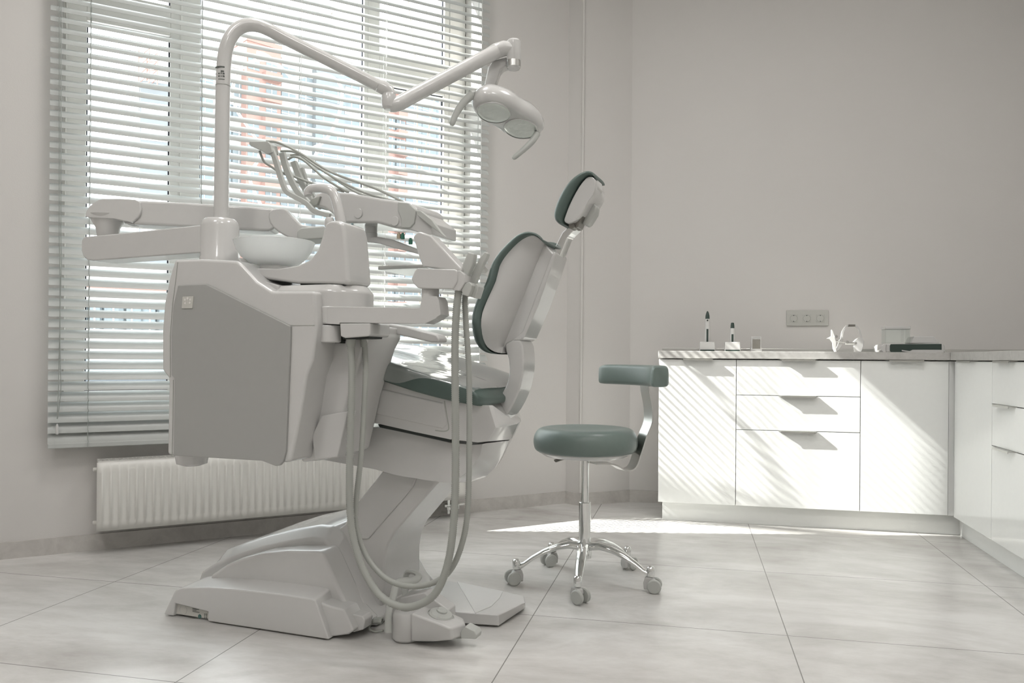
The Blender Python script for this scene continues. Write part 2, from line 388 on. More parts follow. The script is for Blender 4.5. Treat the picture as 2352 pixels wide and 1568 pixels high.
vv.lathe(vc+W.u*-.025, [(.011,0),(.011,.012),(.006,.014),(.006,.06),(.010,.062),(.010,.08)], 14, W.u)
vv.lathe(vc+W.u*.07, [(.006,-.02),(.009,0),(.009,.02)], 14, W.u).tube([vc-UP*.04, vc-UP*.045+W.n*.03, vc-UP*.05+W.n*.088], .007, 10)
vv.mk('valve', chrome_m, rd)

# ============================================================ EXTERIOR
GZ = -.62
ext_w = mat('white_render', (.36,.35,.335), .8); ext_r = mat('red_brick_cladding', (.27,.165,.14), .85, noise=(2,.05)); ext_g = mat('grey_cladding', (.17,.185,.195), .8)
ext_win = mat('dark_window_glass', (.15,.18,.195), .5); asph = mat('pale_asphalt', (.42,.42,.42), .9, noise=(.6,.06)); trunk_m = mat('bark', (.22,.19,.16), .9); leaf_m = mat('dry_orange_leaves', (.30,.19,.14), .8)
gr = struct(MB().aab(-220,160,5.6,260,GZ-.3,GZ).mk('ground', asph, smooth=False)); gr.location.z = GZ-.3
BA, BB = D(395,500,100), D(1030,500,132); E = fr2(BA, BB)
def building(px0, px1, ytop, m, cols, label, w0=0, depth=14, floors=15, fh=2.95, wm=ext_win, balcony=False, kindb='apartment building', grp=None, fr=None, bot=GZ, hh=1.7):
    fr = fr or E
    a = fr.c(px0,ytop,w0); b = fr.c(px1,ytop,w0); top = a.z
    r = thing('apartment_building', label, kindb, fr.w((a.x+b.x)/2, w0+depth/2, bot), grp)
    MB().fbox(fr, a.x, b.x, w0, w0+depth, bot, top).mk('wall', m, r, smooth=False)
    MB().fbox(fr, a.x-.1, b.x+.1, w0-.15, w0+depth+.1, top, top+.6).mk('parapet', m, r, smooth=False)
    first=None
    for f in range(floors):
        z = top-2.0-f*fh
        if z-hh < bot+.5: break
        for (t,wd) in cols:
            uc = a.x+(b.x-a.x)*t
            if first is None:
                g = MB(); g.fbox(fr, uc-wd/2, uc+wd/2, w0-.05, w0+.05, z-hh, z)
                first = g.mk('window', wm, r, smooth=False); fz, fu = z, uc
                nb = MB()
                for q in range(1, max(2,int(wd/1.2))): nb.fbox(fr, uc-wd/2+q*wd/max(2,int(wd/1.2))-.05, uc-wd/2+q*wd/max(2,int(wd/1.2))+.05, w0-.09, w0-.05, z-hh, z)
                nb.fbox(fr, uc-wd/2, uc+wd/2, w0-.09, w0-.05, z-hh*.35-.05, z-hh*.35+.05)
                fb = nb.mk('window_bars', frame_m, first, smooth=False); w1_ = wd
            else:
                c = first.copy(); link(c); c.parent = r; c.location = fr.u*(uc-fu)+UP*(z-fz)
                if abs(wd-w1_)>.01:
                    pass
                d_ = fb.copy(); link(d_); d_.parent = c
        if balcony: 
            MB().fbox(fr, a.x+.45*(b.x-a.x), b.x-.3, w0-1.0, w0+.02, z-hh-1.0, z-hh).mk('balcony', m, r, smooth=False)
    return r
GP = 'apartment blocks beyond the street'
building(398,566,120,ext_w,[(.18,2.0),(.5,2.0),(.82,2.0)],'white apartment block left of the red brick tower, behind the blind','', floors=16, grp=GP) if False else None
building(398,566,118,ext_w,[(.16,2.2),(.42,2.2),(.70,2.2),(.90,2.2)],'white apartment block seen through the blind, just left of the red tower',0.0,12,16,grp=GP)
building(567,646,92,ext_r,[(.2,1.6),(.72,1.6)],'tall red brick apartment tower seen through the middle window pane',-1.5,14,18,balcony=True,grp=GP)
building(647,726,118,ext_w,[(.2,2.2),(.7,2.2)],'narrow white apartment block between the red tower and the grey one',0.0,12,16,grp=GP)
building(727,792,166,ext_g,[(.25,2.6),(.75,2.6)],'dark grey clad apartment block seen right of the lamp arm bend',-1,12,15,grp=GP)
building(793,887,140,ext_w,[(.15,2.6),(.5,2.6),(.8,2.6)],'white apartment block beside the dark grey one, behind the window mullion',0.0,12,16,grp=GP)
building(888,933,150,ext_r,[(.3,2.0),(.7,2.0)],'narrow red brick block seen through the right-hand casement',-1.2,12,15,balcony=True,grp=GP)
building(934,1075,160,ext_w,[(.12,3.2),(.36,3.2),(.6,3.2),(.85,3.2)],'white apartment block at the far right of the window view',0.0,12,15,grp=GP)
G = fr2(D(180,500,95), D(420,500,100))
building(322,392,196,ext_g,[(.3,1.8),(.75,1.8)],'slim grey tower seen through the left window pane',0,12,13,grp=GP,fr=G,wm=frame_m)
G2 = fr2(D(150,500,52), D(430,500,56))
lb = building(120,470,622,ext_w,[(.14,1.6),(.26,1.6),(.38,1.6),(.5,1.6),(.62,1.6),(.74,1.6),(.86,1.6)],'low pale street building with brick-red bands behind the left pane',0,9,2,3.0,fr=G2,kindb='building')
a=G2.c(120,622,0); b=G2.c(470,622,0)
for dz in (-.7,-3.9): MB().fbox(G2, a.x, b.x, -.2, .02, a.z+dz-.25, a.z+dz).mk('cornice_band', ext_r, lb, smooth=False)
# crane mast
cr_=thing('crane_mast', 'orange lattice top of a construction hoist on the grey tower roof', 'crane', D(330,196,97))
m_=MB(); A0=D(318,192,97)
for sx in (0,1.5):
    for sy in (0,1.5): m_.tube([A0+Vector((sx,sy,0)), A0+Vector((sx,sy,4.2))], .09, 5)
for k in range(4):
    for sy in (0,1.5): m_.tube([A0+Vector((0,sy,k*1.05)), A0+Vector((1.5,sy,(k+1)*1.05))], .06, 5); m_.tube([A0+Vector((0,sy,k*1.05)), A0+Vector((1.5,sy,k*1.05))], .06, 5)
m_.mk('lattice', ext_r, cr_)
# parked cars in the street
carb = mat('car_paint_dark', (.05,.06,.07), .2, coat=.6); carw = mat('car_paint_white', (.75,.76,.78), .25, coat=.5)
def car(px, zc, m, label):
    p = D(px,860,zc); p.z = GZ; f = Fr(p, math.radians(6))
    r = thing('car', label, 'car', p, 'cars parked across the street')
    sec=[(-2.1,.35),(-2.15,.75),(-1.9,.95),(-1.2,1.02),(-.65,1.45),(.75,1.48),(1.45,1.0),(2.0,.88),(2.15,.6),(2.1,.3)]
    MB().loft([[f.w(x,-.85,GZ*0+z+GZ) for x,z in sec],[f.w(x,.85,z+GZ) for x,z in sec]]).mk('body', m, r, bevel=.12)
    gsec=[(-1.1,1.05),(-.62,1.40),(.7,1.42),(1.3,1.05)]
    MB().loft([[f.w(x,-.87,z+GZ) for x,z in gsec],[f.w(x,.87,z+GZ) for x,z in gsec]]).mk('side_window', ext_win, r, bevel=.02)
    for x in (-1.35,1.35):
        for y in (-.8,.8): MB().lathe(f.w(x,y-.1,GZ+.32), [(.0,0),(.32,.0),(.32,.2),(0,.2)], 20, f.n).mk('wheel', dark_m, r)
car(255,17,carw,'white car parked across the street, nearest the left window edge')
car(345,15,carb,'dark car parked across the street behind the blind slats')
car(640,19,carb,'dark car hidden mostly behind the dental chair, across the street')
# trees
def tree(base, hgt, spread, seed, label, leaves=0, lean=0, r0=.10):
    rnd = random.Random(seed); r = thing('tree', label, 'tree', base); B = MB(); tips=[]
    def br(p, d, L, rad, lv):
        pts=[p]; q=p
        for i in range(4):
            d = (d+Vector((rnd.uniform(-.18,.18),rnd.uniform(-.18,.18),rnd.uniform(-.05,.12)))).normalized(); q=q+d*L/4; pts.append(q)
            if lv<3 and i>0:
                a=rnd.uniform(0,6.28); nd=(d*.55+Vector((math.cos(a),math.sin(a),.35))*spread).normalized(); br(q, nd, L*rnd.uniform(.45,.65), rad*.55, lv+1)
            if lv>=2: tips.append(q)
        B.tube(pts, [rad*(1-.6*i/4) for i in range(5)], 6)
    br(Vector(base), Vector((lean,0,1)), hgt, r0, 0)
    B.mk('trunk_and_branches', trunk_m, r)
    if leaves:
        Lf=MB()
        for i in range(leaves):
            c=rnd.choice(tips)+Vector((rnd.uniform(-.15,.15),rnd.uniform(-.15,.15),rnd.uniform(-.2,.1))); a=Vector((rnd.uniform(-1,1),rnd.uniform(-1,1),rnd.uniform(-1,1))).normalized()*.03; b=a.cross(Vector((rnd.uniform(-1,1),rnd.uniform(-1,1),1))).normalized()*.02
            Lf.add([c-a,c-b,c+a,c+b],[(0,1,2,3)])
        Lf.mk('leaves', leaf_m, r, smooth=False, kind='stuff')
t1=D(990,860,11); t1.z=GZ; tree(t1, 7.5, .22, 3, 'slender young tree with sparse dry orange leaves by the right pane', 1500, 0, .022)
tree((-7.2,2.9,GZ), 6.0, .8, 11, 'bare branching tree outside whose branches shade the cabinets')
# unseen wall added outside to block sun from the left of the window
_p = W.inv(Z(1095,1224)); _d = Vector((SDIR.dot(W.u), SDIR.dot(W.n), SDIR.z)); _t = (_p.x+.17)/_d.x; BLOCK_W = _p.y-_d.y*_t
print('sun blocker', BLOCK_W)
struct(MB().fbox(W, -.34, -.17, T, BLOCK_W, GZ, 6.0).mk('wall_sun_blocker', ext_w, smooth=False))

# neon sign hung outside the glass
ng = thing('window_sign', 'large white tooth-shaped neon tube outline hung behind the glass', 'sign', W.p(660,420,.33))
for P in ([(533,215),(540,180),(563,150),(600,137),(640,150),(672,178),(712,172),(752,172),(778,190),(786,215),(780,258),(762,300),(738,330),(700,345)],
          [(590,120),(615,128),(650,160),(690,195)], [(533,215),(545,255),(572,295),(596,335),(590,372),(572,400),(585,440),(604,480)], [(735,335),(715,380),(705,430),(680,470)]):
    MB().tube(cr([W.p(x,y,.33) for x,y in P],4,False), .008, 8).mk('neon_tube', neon_m, ng)
nl = thing('window_lettering', 'arc of thin mirrored outline letters hung behind the top of the glass', 'sign', W.p(690,20,.33))
letc = mat('grey_letter_tube', (.45,.40,.36), .5)
for P in ([(150,-60),(170,0),(180,60)],[(380,20),(410,70),(430,30)],[(720,-60),(722,40)],[(845,-80),(850,50),(870,75),(930,90)],[(580,90),(600,120),(640,140),(700,148)],[(985,20),(985,190),(1010,235),(1050,220),(1055,190)],[(1090,130),(1120,60),(1150,160)],[(1280,60),(1275,200),(1265,290)],[(1340,110),(1380,120),(1385,270),(1440,325),(1480,300)],[(1610,190),(1630,260),(1680,250),(1700,200),(1700,440)],[(1700,200),(1735,280)],[(1840,230),(1845,400),(1880,430),(1915,410),(1920,250),(1975,345),(2030,460),(2045,430)]):
    MB().tube([W.p(530+x/7.35, y/7.35, .33) for x,y in P], .0022, 6).mk('letter', letc, nl)

# ============================================================ ADDED CEILING FILL LIGHTS (unseen, above the frame)
fill_m = mat('fill_diffuser', (.9,.9,.9), .5, emit=(1,.98,.95), es=1.0)
for i,(x,y) in enumerate(((-1.6,.2),(.6,.2),(-1.2,2.2),(.6,2.6),(-.5,-1.5))):
    r = thing('fill_panel', 'flat square white fill panel added on the unseen ceiling', 'lamp', (x,y,CEIL-.04), 'added ceiling fill panels')
    MB().aab(x-.31,x+.31,y-.31,y+.31,CEIL-.035,CEIL-.002).mk('frame', alu_m, r, bevel=.004)
    MB().aab(x-.29,x+.29,y-.29,y+.29,CEIL-.04,CEIL-.034).mk('diffuser', fill_m, r, smooth=False)
    al = bpy.data.lights.new('fill_light','AREA'); al.shape='SQUARE'; al.size=.56; al.energy=FILL_W; al.color=(1,.98,.96)
    ao = bpy.data.objects.new('fill_light', al); link(ao); ao.location=(x,y,CEIL-.05)
# ============================================================ CABINETS
ZT, ZU = K.c(1600,806).z, K.c(1600,823).z
print('worktop', ZT, ZU, 'K angle', math.degrees(K.a), 'Q angle', math.degrees(Q.a), 'W angle', math.degrees(W.a), 'YM', YM, 'XR', XR)
KD = YM - K.w(0,0,0).y - .03
def door(name, fr, u0,u1,z0,z1,w0,parent,m=cab_m, t=.018):
    return MB().fbox(fr,u0+.0015,u1-.0015,w0,w0+t,z0+.0015,z1-.0015).mk(name, m, parent, bevel=.0012, seg=2)
def handle(fr, u0,u1,z,w0,parent,pr=.024,ch=.014):
    P=[(u0,w0+.004),(u0+ch,w0-pr),(u1-ch,w0-pr),(u1,w0+.004)]
    g=MB().loft([[fr.w(u,w_,z-.0005) for u,w_ in P],[fr.w(u,w_,z+.0018) for u,w_ in P]])
    g.fbox(fr,u0+ch,u1-ch,w0-pr,w0-pr+.002,z-.007,z)
    return g.mk('handle', hand_m, parent, smooth=False)
us=[K.c(1512,1000).x, K.c(1690.5,1000).x, K.c(1976,1000).x, K.c(2179,1000).x]
zd=[K.c(1700,907).z, K.c(1700,986.5).z]
ZB=.10
def cab(name, lab, fr, u0,u1,depth,w0,ztop, cat='cabinet', grp='white base cabinets'):
    r=thing(name, lab, cat, fr.w((u0+u1)/2,w0+depth/2,0), grp)
    MB().fbox(fr,u0+.0005,u1-.0005,w0+.019,w0+depth,ZB,ztop-.004).mk('carcass', carc_m, r, smooth=False)
    return r
ZD = ZU-.004
hz = ZD
c1=cab('base_cabinet','white one-door cabinet at the left end of the run behind the stool',K,us[0],us[1],KD,0,ZU)
d=door('door',K,us[0],us[1],ZB,ZD,0,c1); handle(K,K.c(1563,824).x,K.c(1643,824).x,hz+.001,0,d)
c2=cab('drawer_cabinet','white cabinet with three drawers in the middle of the run',K,us[1],us[2],KD,0,ZU)
hx0,hx1=K.c(1787,900).x,K.c(1878,900).x
for z0,z1 in ((zd[0],ZD),(zd[1],zd[0]),(ZB,zd[1])):
    d=door('drawer',K,us[1],us[2],z0,z1,0,c2); handle(K,hx0,hx1,z1+(.001 if z1==ZD else -.001),0,d)
c3=cab('base_cabinet','white one-door cabinet next to the inner corner of the run',K,us[2],us[3],KD,0,ZU)
d=door('door',K,us[2],us[3],ZB,ZD,0,c3); handle(K,K.c(2033,825).x,K.c(2127,825).x,hz+.001,0,d)
# side run; u runs towards the camera
DU=QD
q0=Q.c(2192,1000,DU).x; q1=Q.c(2278,1000,DU).x; q2=q1+.62; q3=q2+.6
zq=[Q.c(2278,926.6,DU).z, Q.c(2278,1022.8,DU).z]
MB_=MB().fbox(K,us[3],us[3]+.035,.004,.02,ZB,ZD)
tag(MB_.mk('corner_filler', cab_m, bevel=.001), 'narrow white filler strip in the inner corner of the cabinets','panel')
c4=cab('base_cabinet','narrow glossy white door cabinet on the right-hand run in the corner',Q,q0,q1,.55,DU,ZU)
d=door('door',Q,q0,q1,ZB,ZD,DU,c4); handle(Q,Q.c(2207,832,DU).x,Q.c(2243,832,DU).x,hz+.001,DU,d)
c5=cab('drawer_cabinet','white drawer cabinet on the right-hand run cut by the photo edge',Q,q1,q2,.55,DU,ZU)
h0=Q.c(2291,832,DU).x; h1=Q.c(2338,832,DU).x
for z0,z1 in ((zq[0],ZD),(zq[1],zq[0]),(ZB,zq[1])):
    d=door('drawer',Q,q1,q2,z0,z1,DU,c5); handle(Q,h0,h0+.2,z1+(.001 if z1==ZD else -.001),DU,d)
# plinths
up0=K.c(1521,1170,.05).x; kq=K.inv(Q.w(0,0,0)).x
tag(MB().fbox(K,up0,kq,.05,.066,0,ZB).fbox(K,up0,up0+.016,.066,KD,0,ZB).mk('plinth', cab_m, bevel=.001), 'glossy white plinth board below the main cabinet run','plinth')
tag(MB().fbox(Q,-.0,q2,0,.016,0,ZB).mk('plinth', cab_m, bevel=.001), 'glossy white plinth board below the right-hand cabinet run','plinth')
# worktops
uc=K.inv(Q.w(0,DU-.012,0)).x
kp=[(us[0]-.003,-.012),(uc,-.012),(K.inv(Vector((XR-.002,YM,0))).x,KD+.025),(us[0]-.003,KD+.025)]
kp=[(us[0]-.003,-.012),(uc,-.012),(uc,KD+.025),(us[0]-.003,KD+.025)]
tag(MB().loft([[K.w(u,w_,ZU) for u,w_ in kp],[K.w(u,w_,ZT) for u,w_ in kp]]).mk('worktop', work_m, bevel=.002, origin=(0,0,0)), 'speckled grey worktop of the main run with devices standing on it','worktop')
A_=K.w(uc,-.012,0); 
qu0=Q.inv(K.w(uc,KD+.02,0)).x
tag(MB().fbox(Q,qu0,q2+.3,DU-.012,.555,ZU,ZT).mk('worktop', work_m, bevel=.002, origin=(0,0,0)), 'grey worktop of the right-hand run reaching the photo edge','worktop')
tag(MB().aab(K.w(us[0],0,0).x, XR-.002, YM-.014, YM-.001, ZT, ZT+.022).mk('wall_upstand', alu_m, bevel=.002), 'thin metallic upstand strip along the wall above the main worktop','trim')

# ---------------------------------------------------------- things on the worktop
def K2(px,py,w_): return K.c(px,py,w_)
def stand_pen(px, ytop, w_, tall, lab):
    s=(K.p(px,800,w_)-CAM).dot(FW)/F        # metres per pixel there
    c=K2(px,800,w_); c=K.w(c.x,w_,ZT); r=thing('curing_pen', lab, 'dental device', c, 'cordless pens in charging stands')
    hw=17.5*s; hb=22*s
    P=[(-hw,0),(-hw,hb*.35),(-hw*.94,hb),(hw*.94,hb),(hw,hb*.35),(hw,0)]
    f=Fr(c,K.a)
    MB().loft([[f.w(u,-.035,ZT+z) for u,z in P],[f.w(u,.035,ZT+z*(1.0)) for u,z in P]]).mk('charging_base', white2_m, r, bevel=.004)
    MB().fbox(f,-hw*.9,hw*.9,-.037,-.034,ZT+.002,ZT+.010).mk('front_strip', darkg_m, r, smooth=False)
    H2=(806-ytop)*s; zb=ZT+hb*.8; top=ZT+H2; L=top-zb; cap=.24 if tall else .27
    pr=[(.0,0),(6.2*s,0),(6.0*s,L*.3),(4.9*s,L*(1-cap))]
    MB().lathe(f.w(0,0,zb),pr,20).mk('pen_body', white_m, r)
    if tall: cp=[(5.0*s,L*(1-cap)),(4.6*s,L*(1-cap*.6)),(3.0*s,L*(1-cap*.25)),(1.2*s,L*.99),(.0,L)]
    else: cp=[(4.6*s,L*(1-cap)),(4.2*s,L*(1-cap*.5)),(3.2*s,L*.985),(0,L)]
    MB().lathe(f.w(0,0,zb),cp,20).mk('pen_tip', darkg_m, r)
    MB().fbox(f,-2.2*s,2.2*s,-6.4*s,-5.4*s,zb+L*.06,zb+L*.45).mk('display_strip', darkg_m, r, bevel=.001)
    if tall: MB().lathe(f.w(0,-4.4*s,zb+L*.71),[(0,0),(1.9*s,0),(1.9*s,1.4*s),(0,1.5*s)],12,-f.n).mk('button', dark_m, r)
    return r
stand_pen(1624.5,713,.20,True,'tall white pen device with pointed dark tip in its stand on the worktop')
stand_pen(1682,739,.20,False,'shorter white pen device with blunt dark tip on the worktop')
# small display gauge
c=K.w(K2(1736.5,800,.22).x,.22,ZT); f=Fr(c,K.a); s=(c-CAM).dot(FW)/F
r=thing('display_gauge','small white handheld display standing upright on the worktop below the sockets','dental device',c)
MB().fbox(f,-11.5*s,11.5*s,-.008,.014,ZT,ZT+35*s).mk('housing',white2_m,r,bevel=.004)
MB().fbox(f,-12.6*s,12.6*s,-.02,.02,ZT,ZT+9*s).mk('stand',white2_m,r,bevel=.003)
MB().fbox(f,-8.5*s,8.5*s,-.0215,-.0205,ZT+7*s,ZT+29*s).mk('screen',screen_m,r,smooth=False)
MB().fbox(f,-9.5*s,9.5*s,-.0205,-.008,ZT+6*s,ZT+30*s).mk('bezel',white2_m,r,bevel=.002)
# sockets
B=Fr((0,YM),0)
r=thing('wall_socket','triple grey wall socket plate on the back wall above the worktop','socket',B.p(1854,748,0))
a=B.c(1806,713,0); b=B.c(1902,748,0)
MB().fbox(B,a.x,b.x,-.011,0,b.z,a.z).mk('plate',sock_m,r,bevel=.002)
for px in (1823,1853,1884):
    c=B.c(px,731,-.011); h=.0215
    MB().fbox(B,c.x-h,c.x+h,-.0135,-.011,c.z-h,c.z+h).mk('insert',sock_m,r,bevel=.0008)
    q=MB().lathe(B.w(c.x,-.0137,c.z),[(.0205,0),(.0195,.0015),(.0185,.0),(.0180,-.0015),(.0,-.0015)],28,-B.n).mk('well',sock_m,r)
    hl=MB()
    for dx in (-.0095,.0095): hl.lathe(B.w(c.x+dx,-.0128,c.z),[(0,0),(.0026,0),(.0026,.0008),(0,.0008)],10,-B.n)
    for dz in (-.0165,.0165): hl.fbox(B,c.x-.0025,c.x+.0025,-.0145,-.0125,c.z+dz-.002,c.z+dz+.002)
    hl.mk('contact_holes',dark_m,q)
# articulator
w_=.20; c=K.w(K2(1945,800,w_).x,w_,ZT); s=(c-CAM).dot(FW)/F; f=Fr(c,K.a)
r=thing('face_bow','white arched dental face bow with clamps standing on the worktop','dental device',c)
def fp(x,y,d=0): q=K.c(x,y,w_); return K.w(q.x,w_+d,max(q.z,ZT+.001))
arch=cr([fp(1932,785),(fp(1935,762)),fp(1945,748),fp(1953,746),fp(1965,748),fp(1974,760),fp(1980,785)],6,False)
sec=[(-.004,-.010),(.004,-.010),(.004,.010),(-.004,.010)]
rings=[]
for i,p in enumerate(arch):
    t=(arch[min(i+1,len(arch)-1)]-arch[max(i-1,0)]).normalized(); nn=t.cross(K.n)
    rings.append([p+nn*a+K.n*b for a,b in sec])
MB().loft(rings).mk('arch',white_m,r,ang=60)
MB().fbox(f,(1947-1945)*s,(1962-1945)*s,-.013,.013,fp(1953,750).z,fp(1953,745).z).mk('arch_clamp',metd_m,r,bevel=.002)
MB().slab(K,[(1965,779),(1971,775),(1979,775),(1985,782),(1984,795),(1979,812),(1963,812),(1960,795),(1959,785)],w_-.014,w_+.016).clamp(ZT+.0004).mk('right_foot',white_m,r,bevel=.004)
MB().slab(K,[(1929,779),(1937,779),(1935,792),(1927,804),(1921,809),(1917,812),(1917,801),(1924,795)],w_-.012,w_+.012).clamp(ZT+.0004).mk('left_foot',white_m,r,bevel=.003)
MB().slab(K,[(1909,757),(1912,757),(1916,767),(1918,776),(1921,785),(1920,800),(1922,811),(1917,811),(1913,800),(1912,787),(1906,779),(1898,777),(1903,775),(1909,772)],w_-.03,w_-.016).clamp(ZT+.0004).mk('bite_fork_holder',white_m,r,bevel=.002)
MB().tube([fp(1916,783,-.02),fp(1945,788,-.02)],.003,8).tube([fp(1940,788,-.01),fp(1961,788,-.01)],.007,10).mk('cross_rod',alu_m,r)
for x,y,rr in ((1918,773,.007),(1943,786,.008),(1962,788,.006)): MB().lathe(fp(x,y,-.03),[(0,0),(rr,0),(rr,.012),(0,.012)],14,-K.n).mk('screw_knob',chrome_m,r)
# flat device + clear box
w_=.16; c=K.w(K2(2098,800,w_).x,w_,ZT); r=thing('endo_device','flat white tabletop device with dark green front strip on the worktop','dental device',c)
MB().slab(K,[(2025,795),(2030,790),(2160,788),(2170,792),(2172,812),(2028,812)],w_,w_+.20,None).clamp(ZT+.0004).mk('housing',white2_m,r,bevel=.006)
MB().slab(K,[(2046,790),(2163,789.5),(2163,812),(2047,812),(2044,805),(2044,794)],w_-.003,w_+.001).clamp(ZT+.0004).mk('front_panel',darkg_m,r,bevel=.001)
MB().slab(K,[(2025,794),(2031,789),(2037,790),(2034,800),(2036,812),(2029,812),(2024,803)],w_-.006,w_+.12).clamp(ZT+.0004).mk('side_bumper',white_m,r,bevel=.003)
MB().slab(K,[(2072,803.5),(2090,806),(2097,803),(2167,803),(2168,812),(2090,812),(2072,806)],w_-.012,w_-.004).clamp(ZT+.0004).mk('handle_bar',white2_m,r,bevel=.001)
MB().slab(K,[(2092,788),(2160,789),(2145,772),(2100,772)],w_+.03,w_+.16).clamp(ZT+.0004).mk('sloping_cover',white2_m,r,bevel=.005)
c2_=K.w(K2(2061,786,w_+.05).x,w_+.06,K.c(2061,788.5,w_+.03).z)
r=thing('clear_box','clear plastic beaker box with white lid standing on the flat device','container',c2_)
zt_=K.c(2060,750,w_+.03).z; zl_=K.c(2060,756,w_+.03).z; z0_=c2_.z+.001; u0=K.c(2032,770,w_+.03).x; u1=K.c(2089,770,w_+.03).x
MB().fbox(K,u0,u1,w_+.015,w_+.018,z0_,zl_).fbox(K,u0,u1,w_+.10,w_+.103,z0_,zl_).fbox(K,u0,u0+.003,w_+.018,w_+.10,z0_,zl_).fbox(K,u1-.003,u1,w_+.018,w_+.10,z0_,zl_).fbox(K,u0,u1,w_+.015,w_+.103,z0_,z0_+.002).mk('box',lens_m,r,smooth=False)
MB().fbox(K,u0-.002,u1+.002,w_+.012,w_+.106,zl_,zt_+.002).mk('lid',white2_m,r,bevel=.003)
sc=MB()
for i in range(9): sc.fbox(K,u0+.62*(u1-u0),u0+.75*(u1-u0),w_+.0142,w_+.0149,z0_+.01+i*.007,z0_+.0108+i*.007)
sc.mk('graduation_marks',ink_m,r,smooth=False)

# ============================================================ STOOL
cast=[(1180,1337),(1326,1385),(1497,1362),(1446,1310),(1267,1297)]
cw=[Z(x,y) for x,y in cast]; cc=sum(cw,Vector())/5; sc_=cc.copy()
print('stool centre', cc, [(round((p-cc).length,3), round(math.degrees(math.atan2(p.y-cc.y,p.x-cc.x)))) for p in cw], 'px', )
R_=.262
ang0=math.atan2(cw[1].y-cc.y,cw[1].x-cc.x)
zc0=(cc-CAM).dot(FW); SF=Fr(cc, 0)
SV=fr2(cc, cc+RT)                      # vertical plane through the axis facing the camera
def sz(y): return SV.p(1340,y,0).z
def srad(px): return px*zc0/F
st=thing('rolling_stool','grey-green round saddle stool with curved backrest on a chrome five-star base','stool',(cc.x,cc.y,0))
hubz=sz(1262)
for k in range(5):
    a=ang0+k*2*math.pi/5; d=Vector((math.cos(a),math.sin(a),0)); e=Vector((-d.y,d.x,0))
    prof=[(.018,hubz+.012,.024,.020),(.06,hubz+.020,.022,.017),(.11,hubz+.012,.020,.015),(.16,hubz-.006,.018,.013),(.205,hubz-.030,.015,.012),(.235,hubz-.052,.013,.012),(.252,hubz-.060,.011,.014)]
    rings=[]
    for rr,z,hw,hh in prof:
        rings.append([cc+d*rr+e*(math.cos(t)*hw)+UP*(z+math.sin(t)*hh*(1 if math.sin(t)>0 else .75)) for t in [2*math.pi*j/16 for j in range(16)]])
    lg=MB().loft(rings); tip=cc+d*R_; lg.lathe(Vector((tip.x,tip.y,.058)),[(.0135,0),(.0145,.012),(.0145,.030),(.010,.036)],18)
    lg.mk('leg',chrome_m,st,ang=70)
    ca=bpy.data.objects.new('caster',None); link(ca); ca.parent=st; ca.location=(R_*math.cos(a),R_*math.sin(a),0); ca.empty_display_size=.02
    WL[ca]=WL[st]+Vector(ca.location)
    sw={0:.35,1:2.6,2:1.6,3:1.3,4:1.5}[k]; 
    aw=[1.0,.25,.05,1.6,.2][k]+a
    t_=Vector((math.cos(aw),math.sin(aw),0)); n_=Vector((-t_.y,t_.x,0)); cz=.026; c_=tip+t_*.014; c_.z=cz
    hs=[]
    P=[(-.024,.010),(-.026,.035),(-.020,.054),(.004,.056),(.016,.048),(.020,.034),(.006,.026),(-.006,.012)]
    MB().loft([[tip+t_*(u)+n_*sgn*.012+UP*z for u,z in P] for sgn in (-1,1)]).mk('hood',white2_m,ca,bevel=.004)
    for sgn in (-1,1):
        MB().lathe(c_+n_*(sgn*.013),[(0,0),(.022,0),(.0258,.003),(.0258,.011),(.022,.014),(0,.0142)],26,n_*sgn).mk('wheel',holder_m,ca)
MB().lathe(Vector((cc.x,cc.y,hubz-.035)),[(.012,0),(.024,.004),(.027,.02),(.027,.05),(.021,.062)],28).mk('hub',chrome_m,st)
z1_,z2_=sz(1152),sz(1056)
MB().lathe(Vector((cc.x,cc.y,hubz+.02)),[(.0225,0),(.0225,z1_-hubz-.022),(.0205,z1_-hubz-.02),(.014,z1_-hubz-.02)],28).mk('outer_column',chrome_m,st)
MB().lathe(Vector((cc.x,cc.y,z1_-.01)),[(.0142,0),(.0142,z2_-z1_+.012)],24).mk('gas_column',chrome_m,st)
MB().lathe(Vector((cc.x,cc.y,z2_)),[(.02,0),(.036,.004),(.038,.012),(.036,.015),(.036,.02),(.02,.022)],28).mk('swivel_hub',holder_m,st)
zs0,zs1=sz(1040),sz(984); Rs=srad(119)
MB().lathe(Vector((cc.x,cc.y,zs0-.022)),[(.03,0),(.10,.004),(Rs*.78,.012),(Rs*.90,.026),(Rs*.9,.032)],48).mk('seat_pan',white_m,st)
h=zs1-zs0
MB().lathe(Vector((cc.x,cc.y,zs0+.004)),[(.01,0)]+[(v.x,v.y) for v in cr([(Rs*.86,0,0),(Rs*.95,h*.07,0),(Rs*.993,h*.26,0),(Rs*1.0,h*.5,0),(Rs*.97,h*.74,0),(Rs*.90,h*.93,0),(Rs*.78,h*1.0,0),(Rs*.6,h*.975,0),(Rs*.3,h*.9,0),(.002,h*.87,0)],5,False)],72).mk('seat_cushion',greenl_m,st)
MB().tube([Vector((cc.x,cc.y,zs0-.018))+SV.u*(-.085)-SV.n*.02, Vector((cc.x,cc.y,zs0-.026))+SV.u*(-.115)-SV.n*.035],.006,8,sy=2).mk('height_lever',metd_m,st)
